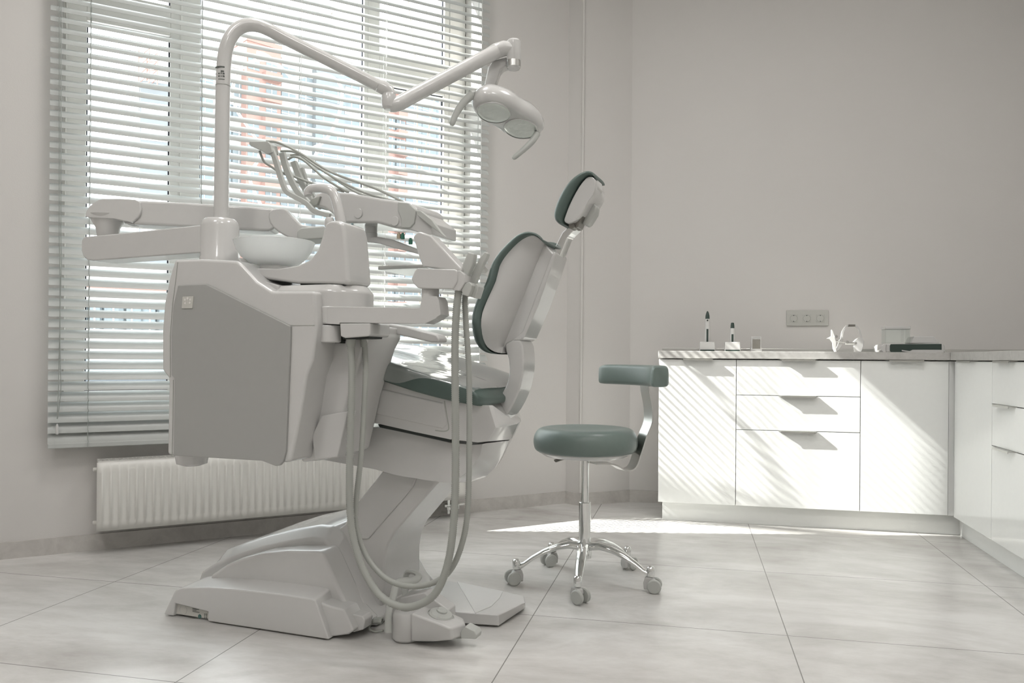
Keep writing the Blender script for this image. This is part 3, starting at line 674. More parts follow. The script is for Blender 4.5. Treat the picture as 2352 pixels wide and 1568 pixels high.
# steel strap and backrest; strap bends in the plane through the axis along u
GP_=[(1362,1063),(1395,1063),(1412,1068),(1428,1077),(1442,1078),(1454,1068),(1464,1040),(1477,1000),(1489,968),(1489,935),(1482,895),(1480,868)]
pts=cr([SV.p(x,y,0) for x,y in GP_],4,False); rings=[]
wdir=(SV.n*.92-SV.u*.39)
for i,p in enumerate(pts):
    t=(pts[min(i+1,len(pts)-1)]-pts[max(i-1,0)]).normalized(); nn=t.cross(wdir).normalized()
    rings.append([p+nn*a+wdir*b for a,b in ((-.003,-.029),(.003,-.029),(.003,.029),(-.003,.029))])
MB().loft(rings).mk('backrest_strap',alu_m,st,ang=50)
bp=SV.p(1489,862,0); zt_,zb_=SV.p(1489,838,-.02).z,SV.p(1489,886,-.02).z
rings=[]; NB=41
for i in range(NB):
    t=-1+2*i/(NB-1); along=t*.205
    c_=bp+wdir*along - wdir.cross(UP)*0 + (Vector((-1,0,0)))*(.055*t*t-.0)+Vector((-.014,0,0)); c_.z=0
    dd=wdir - Vector((1,0,0))*.11*t/.205*.5; dd.normalize(); nx=Vector((dd.y,-dd.x,0))
    e_=(1-max(0,abs(t)-.86)**2*14); hh=(zt_-zb_)/2; zc_=(zt_+zb_)/2; sec=[]
    for j in range(20):
        a=2*math.pi*j/20; ca_,sa_=math.cos(a),math.sin(a); sg=lambda v:(abs(v)**.45)*(1 if v>0 else -1)
        tt=.037*(1-.12*(sa_+1)/2)
        sec.append(c_+nx*(sg(ca_)*tt*e_)+UP*(zc_+sg(sa_)*hh*(.35+.65*e_ if sa_>0 else .85+.15*e_)))
    rings.append(sec)
MB().loft(rings).mk('backrest_pad',greenl_m,st,ang=55)
# ============================================================ DENTAL CHAIR (frame C: u along the chair to the head end, n away from the camera)
C = Fr(Z(755,1472), math.radians(-7.7))
def cz(px,py,w): return C.c(px,py,w)
ch = thing('dental_chair','white dental chair with dark green upholstery and tilted backrest beside the window','dental chair', C.w(-.1,.39,0))
ZF=.0
# --- junction cover on the near side of the foot
lo=[(375,1418),(399,1360),(405,1353),(420,1350),(480,1349),(560,1355),(640,1364),(715,1375),(725,1379),(755,1472),(476,1436),(477,1405),(402,1386),(398,1419)]
R0=[C.p(x,y,0) for x,y in lo]; 
for v in R0: v.z=max(v.z,0.004)
loi=[(v.copy()+C.n*.10) for v in R0]
for i in (1,2,3,4,5,6,7,8): loi[i]=loi[i]+UP*.018
c0=C.w(C.c(600,1400,0).x,0,0)
for i in (0,1,2,3): loi[i]=loi[i]+C.u*.03
jc=MB().loft([R0,loi]); jc=jc.mk('junction_cover',white_m,ch,bevel=.008)
up=[(487,1352),(481,1322),(520,1296),(555,1281),(600,1270),(660,1264),(728,1265),(740,1270),(750,1290),(778,1352),(800,1400),(824,1426),(836,1436),(800,1452),(740,1440),(480,1416)]
R0=[C.p(x,y,.075) for x,y in up]
for v in R0: v.z=max(v.z,.004)
MB().loft([R0,[v+C.n*.10 for v in R0]]).mk('upper_cover',white_m,ch,bevel=.012)
# lower right shoulder of the cover with the cable outlet
R0=[C.p(x,y,.02) for x,y in [(722,1378),(760,1392),(790,1400),(812,1448),(800,1457),(757,1470),(752,1470)]]
for v in R0: v.z=max(v.z,.004)
MB().loft([R0,[v+C.n*.08 for v in R0]]).mk('cover_shoulder',white_m,ch,bevel=.006)
R0=[C.p(x,y,.05) for x,y in [(784,1412),(790,1405),(832,1415),(838,1424),(834,1446),(812,1452),(786,1448)]]
for v in R0: v.z=max(v.z,.004)
MB().loft([R0,[v+C.n*.05 for v in R0]]).mk('cable_outlet',white_m,ch,bevel=.004)
# recessed type label
lb=MB(); ps=[C.p(x,y,.012) for x,y in [(402,1380),(480,1396),(480,1432),(398,1416)]]
for v in ps: v.z=max(v.z,.008)
lb.loft([ps,[v+C.n*.004 for v in ps]]); lbo=lb.mk('type_label',label_m,ch,smooth=False)
ik=MB()
def dash(g,fr,x,y,x1,y1,w,hz):
    a=fr.p(x,y,w); b=fr.p(x1,y1,w); g.loft([[a,b,b+UP*hz,a+UP*hz],[v+fr.n*.0004 for v in (a,b,b+UP*hz,a+UP*hz)]])
for x,y,x1,h in ((443,1391.5,474,.003),(443,1395,454,.002),(442,1398,457,.0022),(442,1401,451,.0015),(442,1404,458,.0015),(442,1417,454,.002)):
    dash(ik,C,x,y,x1,y+(x1-x)*.17,.0112,h)
for x in (469,473):
    for y in (1411,1415,1419): dash(ik,C,x,y,x+2.4,y+.4,.0112,.003)
ik.mk('label_print',ink_m,lbo,smooth=False)
q=C.p(459,1415,.0114); MB().lathe(q,[(.0035,0),(.0062,0),(.0062,.0008),(.0035,.0008)],24,-C.n,cap=False).lathe(q,[(0,0),(.002,0),(.002,.0009),(0,.001)],10,-C.n).mk('label_symbol',teal_m,lbo)
MB().lathe(C.p(421,1400,.0116),[(.0135,0),(.0145,.0006),(.0150,.0)],28,-C.n,cap=False).mk('round_cover',white2_m,ch)
# --- main foot
ft=[(455,1335),(463,1312),(500,1292),(545,1275),(600,1258),(660,1245),(716,1236),(745,1240),(768,1262),(800,1320),(838,1392),(866,1425),(866,1450),(600,1440),(460,1420)]
R0=[C.p(x,y,.155) for x,y in ft]
for v in R0: v.z=max(v.z,.003)
R1=[v+C.n*.05+UP*(.035 if 2<=i<=8 else 0) for i,v in enumerate(R0)]
R2=[v+C.n*.36+UP*(.045 if 2<=i<=8 else 0) for i,v in enumerate(R0)]
R3=[v+C.n*.44 for v in R0]
MB().loft([R0,R1,R2,R3]).mk('foot',white_m,ch,bevel=.012)
# --- floor plate
TZ=.042
pl=[Z(1060,1436,0),Z(1146,1442,0),Z(1208,1399,0),Z(1203,1368,TZ),Z(1155,1356,TZ),Z(1031,1333,TZ),Z(900,1352,TZ),Z(880,1420,0)]
tp=[Z(1060,1405,TZ),Z(1144,1412,TZ),Z(1207,1383,TZ)]
A=[Vector((v.x,v.y,.006)) for v in pl]; Bt=[tp[0],tp[1],tp[2]]+[Vector((v.x,v.y,TZ)) for v in pl[3:]]
plate=MB().loft([A,Bt]).mk('floor_plate',white_m,ch,bevel=.004)
rub=[Z(x,y,TZ+.0015) for x,y in [(1092,1407),(1050,1335),(1155,1357),(1148,1372),(1128,1392)]]
MB().loft([[v-UP*.004 for v in rub],rub]).mk('plate_cover',white2_m,plate,smooth=False)
# --- lifting arm
la=[(887,1070),(1012,1098),(1004,1110),(960,1160),(905,1225),(888,1260),(884,1290),(884,1350),(872,1400),(858,1420),(835,1392),(790,1300),(757,1228),(790,1205),(812,1165),(835,1135)]
MB().slab(C,la,.22,.47).mk('lift_arm',white_m,ch,bevel=.010)
lc=[(880,1082),(956,1098),(948,1118),(930,1140),(845,1238),(822,1238),(800,1225),(803,1190),(826,1150),(845,1125)]
MB().slab(C,lc,.213,.225).mk('arm_cover',white2_m,ch,bevel=.004)
# --- seat frame
sf=[(700,846),(760,854),(822,860),(880,874),(950,897),(1000,911),(1060,924),(1100,930),(1126,931),(1142,983),(1124,1014),(1100,1017),(1035,1010),(950,992),(870,974),(780,956),(700,945)]
def body(P, wn_, wm_, wf_, mids, ws, shrink=.985, **k):
    R0=[C.p(x,y,wn_) for x,y in P]
    def at(w_): return [v+C.n*(w_-wn_) for v in R0]
    M=at(wm_-.06); M2=at(wm_+.06)
    FR=at(wf_-.02); FE=at(wf_)
    for i,(x,y) in mids.items():
        q=C.inv(C.p(x,y,wm_-.04)); M[i]=C.w(q.x,wm_-.06,q.z); M2[i]=C.w(q.x-.03,wm_+.06,q.z); FR[i]=FR[i]-C.u*.10; FE[i]=FE[i]-C.u*.11
    um=max(C.inv(v).x for v in R0)
    for R_,cap in ((FR,um-.09),(FE,um-.10)):
        for i,v in enumerate(R_):
            d=C.inv(v).x-cap
            if d>0: R_[i]=v-C.u*d
    return [inset(R0,shrink), at(wn_+.02), M, M2, FR, inset(FE,shrink)]
def inset(R,s_,dz=0): 
    c=sum(R,Vector())/len(R); return [c+(v-c)*s_ for v in R]
MB().loft(body(sf,.135,.385,.635,{8:(1178,960),9:(1193,972),10:(1176,1008),11:(1150,1014)},0)).mk('seat_frame',white_m,ch,bevel=.010)
sl_=[(868,974),(1035,1009),(1035,1015),(872,981)]
MB().slab(C,sl_,.137,.16).mk('drawer_slot',dark_m,ch,smooth=False)
MB().tube(cr([C.p(x,y,.136) for x,y in [(1021,920),(1026,950),(1031,980),(1028,988),(1018,990),(1000,988)]],4,False),.0022,8).mk('release_lever',hose_m,ch)
MB().slab(C,[(820,880),(900,898),(1019,925),(1026,975),(1016,985),(940,968),(860,950),(820,942)],.131,.15).mk('side_panel',white_m,ch,bevel=.006)
# --- lower shell
ls=[(700,975),(775,985),(868,980),(950,997),(1035,1016),(1090,1021),(1111,1019),(1105,1045),(1090,1068),(1068,1090),(1039,1110),(985,1104),(910,1092),(860,1078),(740,1056),(700,1048)]
MB().loft(body(ls,.17,.385,.60,{6:(1174,1010),7:(1158,1045),8:(1142,1072),9:(1122,1092),10:(1085,1105)},0)).mk('lower_shell',white_m,ch,bevel=.010)
# --- upholstery: near edge (top, bottom) and the far edge on the same stations
tn=[(640,778),(700,788),(760,799),(822,812),(845,818),(880,828),(923,843),(967,858),(1034,878),(1070,889),(1090,899),(1108,920)]
bn=[(640,838),(700,844),(760,850),(822,859),(845,864),(880,873),(923,889),(967,903),(1034,920),(1070,926),(1090,930),(1108,933)]
wn,wf=.115,.665; rings=[]
st_u=[]
for (x,y),(x2,y2) in zip(tn,bn):
    a=cz(x,y,wn); b=cz(x2,y2,wn); st_u.append(a.x)
    u=a.x; zt,zb_=a.z,b.z; hgt=max(zt-zb_,.008); crn=.030 if x<1000 else (.024 if x<1080 else .012)
    wd=1.0 if x<1000 else (1.0-.0*(x-1000)/112)
    wf2=wf if x<1060 else (.62 if x<1080 else (.55 if x<1100 else .46)); R=[]; mid=(wn+wf2)/2; hw=(wf2-wn)/2
    for t,z in ((-.9,zb_-.004),(-1.0,zb_-.002),(-1.015,zb_+hgt*.12),(-1.02,zb_+hgt*.8),(-1.0,zt),(-.93,zt+.003),(-.7,zt+crn*.35),(-.35,zt+crn*.3),(0,zt+crn*.1),(.35,zt+crn*.5),(.7,zt+crn),(.90,zt+crn*.6),(.985,zt-hgt*.1),(1.02,zb_+hgt*.5),(1,zb_)):
        R.append(C.w(u,mid+hw*t,z))
    rings.append(R)
MB().loft(rings).mk('seat_cushion',green_m,ch,sub=2,ang=180)
# thin film over the top; its side flap hangs only at the foot end
rings=[]
for i,((x,y),(x2,y2)) in enumerate(zip(tn,bn)):
    if x>1100: break
    R=[]
    a=cz(x,y,wn); b=cz(x2,y2,wn); zt,zb_=a.z,b.z; hgt=max(zt-zb_,.008); crn=.030 if x<1000 else (.024 if x<1080 else .012); wf2=wf if x<1060 else (.62 if x<1080 else .55); mid=(wn+wf2)/2; hw=(wf2-wn)/2; u=a.x
    lowz = zb_+.004 if x<925 else zt-hgt*.05; midz = zb_+hgt*.6 if x<925 else zt-hgt*.03
    for t,z in ((-1.03,lowz),(-1.035 if x<925 else -1.015,midz),(-1.012,zt+.002),(-.93,zt+.006),(-.7,zt+crn*.35+.003),(-.35,zt+crn*.3+.003),(0,zt+crn*.1+.003),(.35,zt+crn*.5+.003),(.7,zt+crn+.003),(.90,zt+crn*.6+.003),(1.0,zt-hgt*.08),(1.03,zb_+hgt*.5)):
        R.append(C.w(u,mid+hw*t,z))
    rings.append(R)
k=len(rings[0]); V=[p for r in rings for p in r]; Fc=[(i*k+j,i*k+j+1,(i+1)*k+j+1,(i+1)*k+j) for i in range(len(rings)-1) for j in range(k-1)]
def film():
    m=bpy.data.materials.new('clear_film'); m.use_nodes=True; nt=m.node_tree; L=nt.links.new; N=nt.nodes.new; nt.nodes.clear()
    o=N('ShaderNodeOutputMaterial'); t=N('ShaderNodeBsdfTransparent'); t.inputs[0].default_value=(.9,.93,.92,1); g=N('ShaderNodeBsdfGlossy'); g.inputs['Roughness'].default_value=.06
    d=N('ShaderNodeBsdfDiffuse'); d.inputs[0].default_value=(.8,.82,.8,1); m1=N('ShaderNodeMixShader'); m1.inputs[0].default_value=.22; L(t.outputs[0],m1.inputs[1]); L(d.outputs[0],m1.inputs[2])
    lw=N('ShaderNodeLayerWeight'); pw=N('ShaderNodeMath'); pw.operation='POWER'; pw.inputs[1].default_value=2.5; f=N('ShaderNodeMath'); f.operation='MULTIPLY_ADD'; f.inputs[1].default_value=.85; f.inputs[2].default_value=.09
    tc=N('ShaderNodeTexCoord'); mp=N('ShaderNodeMapping'); mp.inputs['Scale'].default_value=(1,1.4,1); n=N('ShaderNodeTexNoise'); n.inputs['Scale'].default_value=6; n.inputs['Detail'].default_value=2; n.inputs['Distortion'].default_value=.8
    bp=N('ShaderNodeBump'); bp.inputs['Strength'].default_value=.30; bp.inputs['Distance'].default_value=.012
    L(tc.outputs['Object'],mp.inputs[0]); L(mp.outputs[0],n.inputs['Vector']); L(n.outputs['Fac'],bp.inputs['Height']); L(bp.outputs['Normal'],g.inputs['Normal'])
    L(lw.outputs['Facing'],pw.inputs[0]); L(pw.outputs[0],f.inputs[0]); mx=N('ShaderNodeMixShader'); L(f.outputs[0],mx.inputs[0]); L(m1.outputs[0],mx.inputs[1]); L(g.outputs[0],mx.inputs[2]); L(mx.outputs[0],o.inputs[0]); return m
film_t=film()
mk('film_cover',V,Fc,film_t,ch,sub=2,lab='glossy clear plastic film over the foot end of the seat')
# --- curved back bracket
bo=cr2([(1160,790),(1194,781),(1202,812),(1202,848),(1195,888),(1180,926),(1162,954),(1150,957),(1135,945),(1124,930),(1144,914),(1161,888),(1169,860),(1168,825)],2)
MB().slab(C,bo,.31,.425).mk('back_bracket',white_m,ch,bevel=.006)
# --- backrest shell and spine
fe=cr2([(1243,551),(1226,541),(1205,546),(1185,562),(1165,583),(1148,610),(1139,645),(1121,685),(1108,718),(1105,748),(1110,778),(1120,797),(1137,808),(1153,811)],2,False)
wm=.39
n=len(fe); rings=[]
s0,s1=(1253,559),(1158,794)
for i,(x,y) in enumerate(fe):
    t=i/(n-1); tt=max(0,min(1,(y-548)/(808-548)))
    sx,sy=s0[0]+(s1[0]-s0[0])*tt, s0[1]+(s1[1]-s0[1])*tt
    wN=.265-.10*tt; wN=wm-(wm-wN)*(1 if tt<.75 else 1-(tt-.75)*2.2); wN=min(wN,.32)
    a=C.c(x,y,wN); b=C.c(sx,sy,.325)
    R=[]
    for (f_,w_) in ((0,wN),(.25,wN+.008),(.65,wN+(.325-wN)*.45),(1,.325)): R.append(C.w(a.x+(b.x-a.x)*f_, w_, a.z+(b.z-a.z)*f_))
    R+= [C.w(C.inv(v).x, 2*wm-C.inv(v).y, v.z) for v in R[::-1]]
    rings.append(R)
MB().loft(rings).mk('backrest_shell',white_m,ch,ang=70)
sp=[(1250,556),(1262,572),(1272,583),(1268,590),(1196,778),(1176,784),(1163,790),(1148,812),(1152,795),(1156,790)]
MB().slab(C,sp,.322,.458).mk('backrest_spine',white_m,ch,bevel=.006)
sp2=[(1290,560),(1303,570),(1306,580),(1296,612),(1262,700),(1228,772),(1222,780),(1196,780),(1268,592),(1276,570)]
MB().slab(C,[(1272,576),(1276,584),(1269,606),(1236,700),(1204,774),(1196,782),(1172,784),(1200,760),(1264,590)],.318,.448).mk('spine_cover',white_m,ch,bevel=.014)
# --- backrest upholstery
oe=cr2([(1250,556),(1240,538),(1216,531),(1192,537),(1168,557),(1144,583),(1128,610),(1117,648),(1098,682),(1086,712),(1083,742),(1088,775),(1100,798),(1121,811),(1155,814)],2,False)
ie=cr2([(1250,560),(1242,549),(1224,541),(1205,546),(1185,562),(1164,584),(1147,611),(1138,646),(1120,686),(1107,718),(1104,748),(1109,778),(1119,798),(1136,810),(1152,813)],2,False)
rings=[]
for i_s,((x,y),(x2,y2)) in enumerate(zip(oe,ie)):
    tt=max(0,min(1,(y-548)/(808-548))); wN=.25-.10*tt; kk={0:.75,1:.9}.get(i_s,1)*(1 if tt<.75 else 1-(tt-.75)*2.2); wN=wm-(wm-wN)*kk; dip=.055*max(0,1-i_s/7)
    o=C.c(x,y,wN+.03); i_=C.c(x2,y2,wN); R=[]
    for f_,w_ in ((0,wN),(.35,wN-.013),(.75,wN),(1.0,wN+.035),(1.05,wN+.08),(.98,wm)):
        R.append(C.w(i_.x+(o.x-i_.x)*f_, w_, i_.z+(o.z-i_.z)*f_-(dip*(.45 if w_<wm else 1) if w_>wN+.07 else 0)))
    R+=[C.w(C.inv(v).x, 2*wm-C.inv(v).y, v.z) for v in R[-2::-1]]
    rings.append(R)
MB().loft(rings).mk('backrest_cushion',green_m,ch,sub=1,ang=180)
# --- headrest
g=cr2([(1371,412),(1364,396),(1348,392),(1325,401),(1302,421),(1284,450),(1273,480),(1272,498),(1280,512),(1296,520)],2,False)
gi=cr2([(1367,413),(1362,404),(1349,403),(1334,416),(1320,440),(1306,470),(1296,495),(1292,508),(1296,515),(1302,517)],2,False)
rings=[]
for i_s,((x,y),(x2,y2)) in enumerate(zip(g,gi)):
    kk={0:.45,1:.7,2:.9,len(g)-1:.45,len(g)-2:.7,len(g)-3:.9}.get(i_s,1); kw=lambda v: wm-(wm-v)*kk
    o=C.c(x,y,kw(.32)); i_=C.c(x2,y2,kw(.305)); R=[]
    for f_,w_ in ((0,kw(.305)),(.4,kw(.296)),(.8,kw(.303)),(1.0,kw(.325)),(1.01,kw(.35)),(.99,wm)):
        R.append(C.w(i_.x+(o.x-i_.x)*f_, w_, i_.z+(o.z-i_.z)*f_))
    R+=[C.w(C.inv(v).x, 2*wm-C.inv(v).y, v.z) for v in R[-2::-1]]
    rings.append(R)
MB().loft(rings).mk('headrest_cushion',green_m,ch,sub=1,ang=180)
hs_=cr2([(1366,411),(1352,405),(1338,417),(1322,442),(1308,470),(1298,496),(1296,508),(1306,513),(1322,506),(1338,487),(1352,462),(1366,438)],2)
hr_=[C.p(x,y,.315) for x,y in hs_]; MB().loft([hr_,[v+C.n*.05 for v in hr_],[v+C.n*.12 for v in inset(hr_,.93)],[v+C.n*.15 for v in inset(hr_,.85)]]).mk('headrest_shell',white_m,ch,bevel=.008)
MB().slab(C,[(1359,450),(1366,444),(1374,430),(1372,412),(1366,425),(1362,432)],.34,.40).mk('shell_tip',white_m,ch,bevel=.003)
MB().slab(C,[(1363,432),(1368,436),(1352,470),(1336,500),(1326,522),(1316,524),(1312,516),(1326,500),(1345,468)],.338,.40).mk('head_bracket',metd_m,ch,bevel=.003)
MB().slab(C,[(1352,468),(1360,464),(1370,472),(1367,490),(1352,514),(1345,518),(1335,512),(1334,503),(1340,485)],.37,.42).mk('clamp_lever',holder_m,ch,bevel=.006)
MB().lathe(C.p(1314,519,.333),[(0,-.004),(.009,-.004),(.010,0),(.010,.03),(0,.03)],20,C.n).mk('hinge',metd_m,ch)
st_=[(1270,580),(1272,573),(1292,534),(1309,518),(1324,524),(1312,535),(1302,546),(1284,591)]
MB().slab(C,st_,.365,.425).mk('headrest_stem',chrome_m,ch,bevel=.002)

# ============================================================ DENTAL UNIT
un = thing('dental_unit','white spittoon unit with grey side panel, instrument arms and bowl beside the chair','dental unit', C.w(-.3,-.04,0))
WNR=-.16
bd=[(383,1044),(386,868),(371,850),(371,760),(376,695),(389,632),(400,596),(462,594),(545,598),(560,612),(590,645),(625,668),(722,668),(727,745),(722,790),(718,826),(704,862),(690,950),(668,1060),(652,1062)]
R0=[C.p(x,y,WNR) for x,y in bd]; 
MB().loft([R0,[v+C.n*.25 for v in R0]]).mk('cabinet_body',white_m,un,bevel=.010)
pn=[(400,868),(393,862),(393,770),(397,705),(408,655),(473,652),(667,749),(666,790),(656,1036),(650,1060),(642,1069),(632,1070),(600,1058),(398,1046)]
MB().slab(C,pn,WNR-.008,WNR+.004).mk('side_panel',gray_m,un,bevel=.003,lab='grey side panel')
sm2=MB()
for L_ in ([(408,602),(404,640),(396,700),(391,770),(391,866)],[(398,872),(397,960),(395,1046)],[(668,747),(723,747)]):
    pts_=[C.p(x,y,WNR-.0006) for x,y in L_]; sm2.tube(pts_,.0009,5)
sm2.mk('panel_seams',hose_m,un)
ps=MB(); ps.slab(C,[(419,681),(444,680),(441,708),(417,708)],WNR-.011,WNR-.007); pt=ps.mk('badge',label_m,un,bevel=.0006,seg=1)
dt=MB()
for x,y,r_ in ((425,688,.0034),(431,685,.0036),(437,688,.0034),(436,695,.0034),(425,696,.0028)): dt.lathe(C.p(x,y,WNR-.011),[(0,0),(r_,0),(r_,.0008),(0,.001)],14,-C.n)
for x0_,y0_,x1_,y1_ in ((426,689,427,700),(432,688,431,700),(436,697,433,700)): dt.tube([C.p(x0_,y0_,WNR-.0112),C.p(x1_,y1_,WNR-.0112)],.0006,5)
dt.mk('badge_symbol',frame_m,pt)
cp_=C.p(441,1050,-.05); MB().lathe(Vector((cp_.x,cp_.y,C.c(441,1068,-.05).z)),[(.03,0),(.046,.006),(.050,.03),(.050,.06)],32).mk('lower_drum',white_m,un)
# inner lower housing seen past the panel
ih=[(722,790),(800,775),(850,745),(848,775),(835,800),(800,915),(772,1045),(745,1056),(690,1062),(700,870)]
MB().slab(C,ih,WNR+.10,.13).mk('inner_housing',white_m,un,bevel=.010)
MB().slab(C,[(738,954),(800,944),(775,1050),(722,1056),(716,1000)],WNR+.085,WNR+.13).mk('service_recess',white2_m,un,bevel=.004)
# top deck with rounded nose
zt0=C.c(700,660,-.03).z; zt1=C.c(700,742,-.03).z; ua=C.c(560,700,-.03).x; ub=C.c(846,700,-.03).x
def deck(z0,z1,ua,ub,w0,w1,ins=0):
    c=(w0+w1)/2; r=(w1-w0)/2-ins; P=[(ua,w0+ins),(ub-r,w0+ins)]+[(ub-r-ins+r*math.sin(t),c-r*math.cos(t)) for t in [math.pi*k/12 for k in range(1,12)]]+[(ub-r,w1-ins),(ua,w1-ins)]
    return P
P=deck(0,0,ua,ub,-.125,.075)
R=[[C.w(u,w_,zt1) for u,w_ in P],[C.w(u,w_,zt0-.02) for u,w_ in P],[C.w(u,w_,zt0) for u,w_ in deck(0,0,ua,ub,-.125,.075,.016)]]
MB().loft(R).mk('top_deck',white_m,un,bevel=.006)
# tower
tw=[(757,511),(766,507),(780,507),(793,513),(797,530),(803,598),(806,648),(800,654),(690,652),(600,640),(582,634),(580,622),(588,617),(640,619),(690,611),(718,598),(736,575),(746,545),(752,520)]
T0=[C.p(x,y,-.09) for x,y in tw]; MB().loft([[v-C.n*.012 for v in inset(T0,.955)],T0,[v+C.n*.10 for v in T0],[v+C.n*.125 for v in inset(T0,.93)]]).mk('tower',white_m,un,bevel=.014,seg=5)
MB().slab(C,[(690,651),(792,652),(792,656),(690,656)],-.092,.02).mk('tower_seam',dark_m,un,smooth=False)
# bowl
bc=C.p(630,600,-.03); s=(bc-CAM).dot(FW)/F; zr=C.c(628,556,-.03).z; zbt=C.c(628,612,-.03).z; hb=zr-zbt; RB=91*s
MB().lathe(Vector((bc.x,bc.y,zbt)),[(.0,0),(.045,0),(RB*.62,hb*.12),(RB*.80,hb*.36),(RB*.93,hb*.68),(RB,hb),(RB*.985,hb*1.02),(RB*.965,hb),(RB*.90,hb*.68),(RB*.76,hb*.38),(RB*.56,hb*.16),(.02,.012),(.0,.012)],56,cap=False).mk('bowl',bowl_m,un,lab='frosted pale green glass bowl')
zpf=C.c(628,640,-.03).z
MB().lathe(Vector((bc.x,bc.y,zpf)),[(.03,-.01),(.058,.0),(.054,zbt-zpf-.008),(.045,zbt-zpf)],32).mk('bowl_foot',white2_m,un)
# water spout
sp_=cr([C.p(x,y,-.03) for x,y in [(783,512),(778,485),(771,458),(762,440),(746,433),(728,432),(713,434),(707,442),(708,449)]],5,False)
MB().tube(sp_,[.0155-.004*i/len(sp_) for i in range(len(sp_))],16).mk('spout',white_m,un)
MB().lathe(C.p(757,512,-.045),[(.014,-.01),(.014,.008),(.010,.016)],16).mk('spout_base',white2_m,un)
# lamp socket column
cc_=C.p(505,600,-.03); s=(cc_-CAM).dot(FW)/F; zA=C.c(505,600,-.03).z; zB=C.c(505,504,-.03).z
MB().lathe(Vector((cc_.x,cc_.y,zA-.02)),[(.060,0),(.060,.03),(42.5*s,.035),(42.5*s,zB-zA-.002),(40*s,zB-zA+.012),(34*s,zB-zA+.020),(20*s,zB-zA+.021)],40).mk('lamp_socket',white_m,un)
sw=[(545,598),(548,590),(562,622),(590,640),(640,655),(640,668),(600,662),(570,640)]
MB().slab(C,sw,-.12,.05).mk('column_flare',white_m,un,bevel=.01)
# instrument arm 1 (towards the window side, low)
a1=[(187,552),(190,546),(196,543),(300,533),(462,516),(462,580),(300,592),(215,598),(200,597),(190,588),(186,575)]
MB().slab(C,a1,-.075,.02).mk('lower_arm',white_m,un,bevel=.012)
# pivot cone and upper arm
pv=C.p(248,540,-.03); s=(pv-CAM).dot(FW)/F; z0_=C.c(248,543,-.03).z; z1_=C.c(248,498,-.03).z
MB().lathe(Vector((pv.x,pv.y,z0_-.004)),[(22*s,0),(26*s,(z1_-z0_)*.5),(36*s,(z1_-z0_)*.9),(44*s,(z1_-z0_)*1.12)],36).mk('arm_pivot',white_m,un)
AF=fr2(C.w(C.inv(pv).x,-.03,0), C.p(712,540,.22))
el=[(196,497),(197,488),(205,474),(222,461),(240,456),(310,458),(322,470),(322,490),(310,504),(300,510),(262,502),(215,500)]
MB().slab(AF,cr2(el,2),-.055,.055).mk('arm_elbow',white_m,un,bevel=.014)
ua_=[(306,459),(420,464),(625,477),(636,484),(640,500),(634,520),(620,530),(600,530),(420,520),(300,514),(318,498),(322,480)]
MB().slab(AF,ua_,-.045,.045).mk('upper_arm',white_m,un,bevel=.010)
MB().slab(AF,[(283,506),(290,508),(312,511),(306,514),(287,513)],-.03,.03).mk('arm_catch',white2_m,un,bevel=.001)
e2=[(617,490),(626,480),(645,477),(660,482),(690,515),(735,520),(745,532),(745,548),(700,552),(680,552),(640,533),(620,512)]
MB().slab(AF,cr2(e2,2),-.050,.050).mk('front_knuckle',white_m,un,bevel=.012)
MB().slab(AF,[(682,530),(690,522),(745,518),(748,548),(700,551),(682,549)],-.07,.03).mk('knuckle_cover',holder_m,un,bevel=.006)
# --- instrument head over the seat
HF=Fr(C.w(0,.26,0), math.radians(-12)); HW=-.03
DL=thing('instrument_table','pale dental instrument head with grey hoses over its sloping holders above the seat','dental instrument head',HF.p(840,520,0))
hd=[(716,455),(728,443),(745,438),(800,442),(880,456),(925,462),(945,466),(957,478),(957,505),(942,528),(900,522),(865,512),(785,512),(768,506),(764,492),(745,478),(712,470)]
MB().slab(HF,hd,-.02,.16).mk('head_body',white_m,DL,bevel=.010)
MB().slab(HF,[(914,463),(938,466),(955,482),(951,512),(941,523),(922,523),(920,500),(913,484)],-.026,.0).mk('head_end_cover',holder_m,DL,bevel=.003)
MB().slab(HF,[(951,482),(962,488),(992,512),(992,538),(975,540),(942,526)],-.02,.14).mk('end_plate',white_m,DL,bevel=.003)
MB().slab(HF,[(955,483),(966,484),(992,505),(1002,520),(1021,543),(1000,528),(985,516),(958,494)],-.034,-.018).mk('pull_handle',holder_m,DL,bevel=.002)
for x,y,r_ in ((823,490,.0165),(907,508,.0155)):
    MB().lathe(HF.p(x,y,-.021),[(r_,0),(r_*1.03,.001),(r_*.95,.003),(0,.0032)],28,-HF.n).mk('round_cap',white_m,DL)
for x,y,m in ((809,520,blue_m),(916,540,tan_m),(925,541,lgreen_m),(943,553,lgreen_m)):
    b=HF.p(x,y,-.012); MB().lathe(b-UP*.011,[(.004,.02),(.004,.016),(.0065,.015),(.0065,0),(0,0)],14).mk('control_knob',m,DL)
b=HF.p(852,545,.06); zt_=HF.c(852,512,.06).z; zb_=HF.c(852,556,.06).z
MB().lathe(Vector((b.x,b.y,zb_)),[(.0225,0),(.0225,(zt_-zb_)*.45),(.021,(zt_-zb_)*.47),(.021,(zt_-zb_)*1.02),(.026,(zt_-zb_)*1.06)],28).mk('tray_pivot',white_m,DL)
MB().slab(HF,[(838,544),(865,543),(900,549),(962,573),(962,584),(900,568),(870,559),(840,555)],.04,.085).mk('tray_arm',white_m,DL,bevel=.004)
MB().slab(HF,[(848,521),(930,530),(948,545),(930,552),(852,533)],.09,.10).mk('lower_tray',clear_m,DL,smooth=False) if False else None
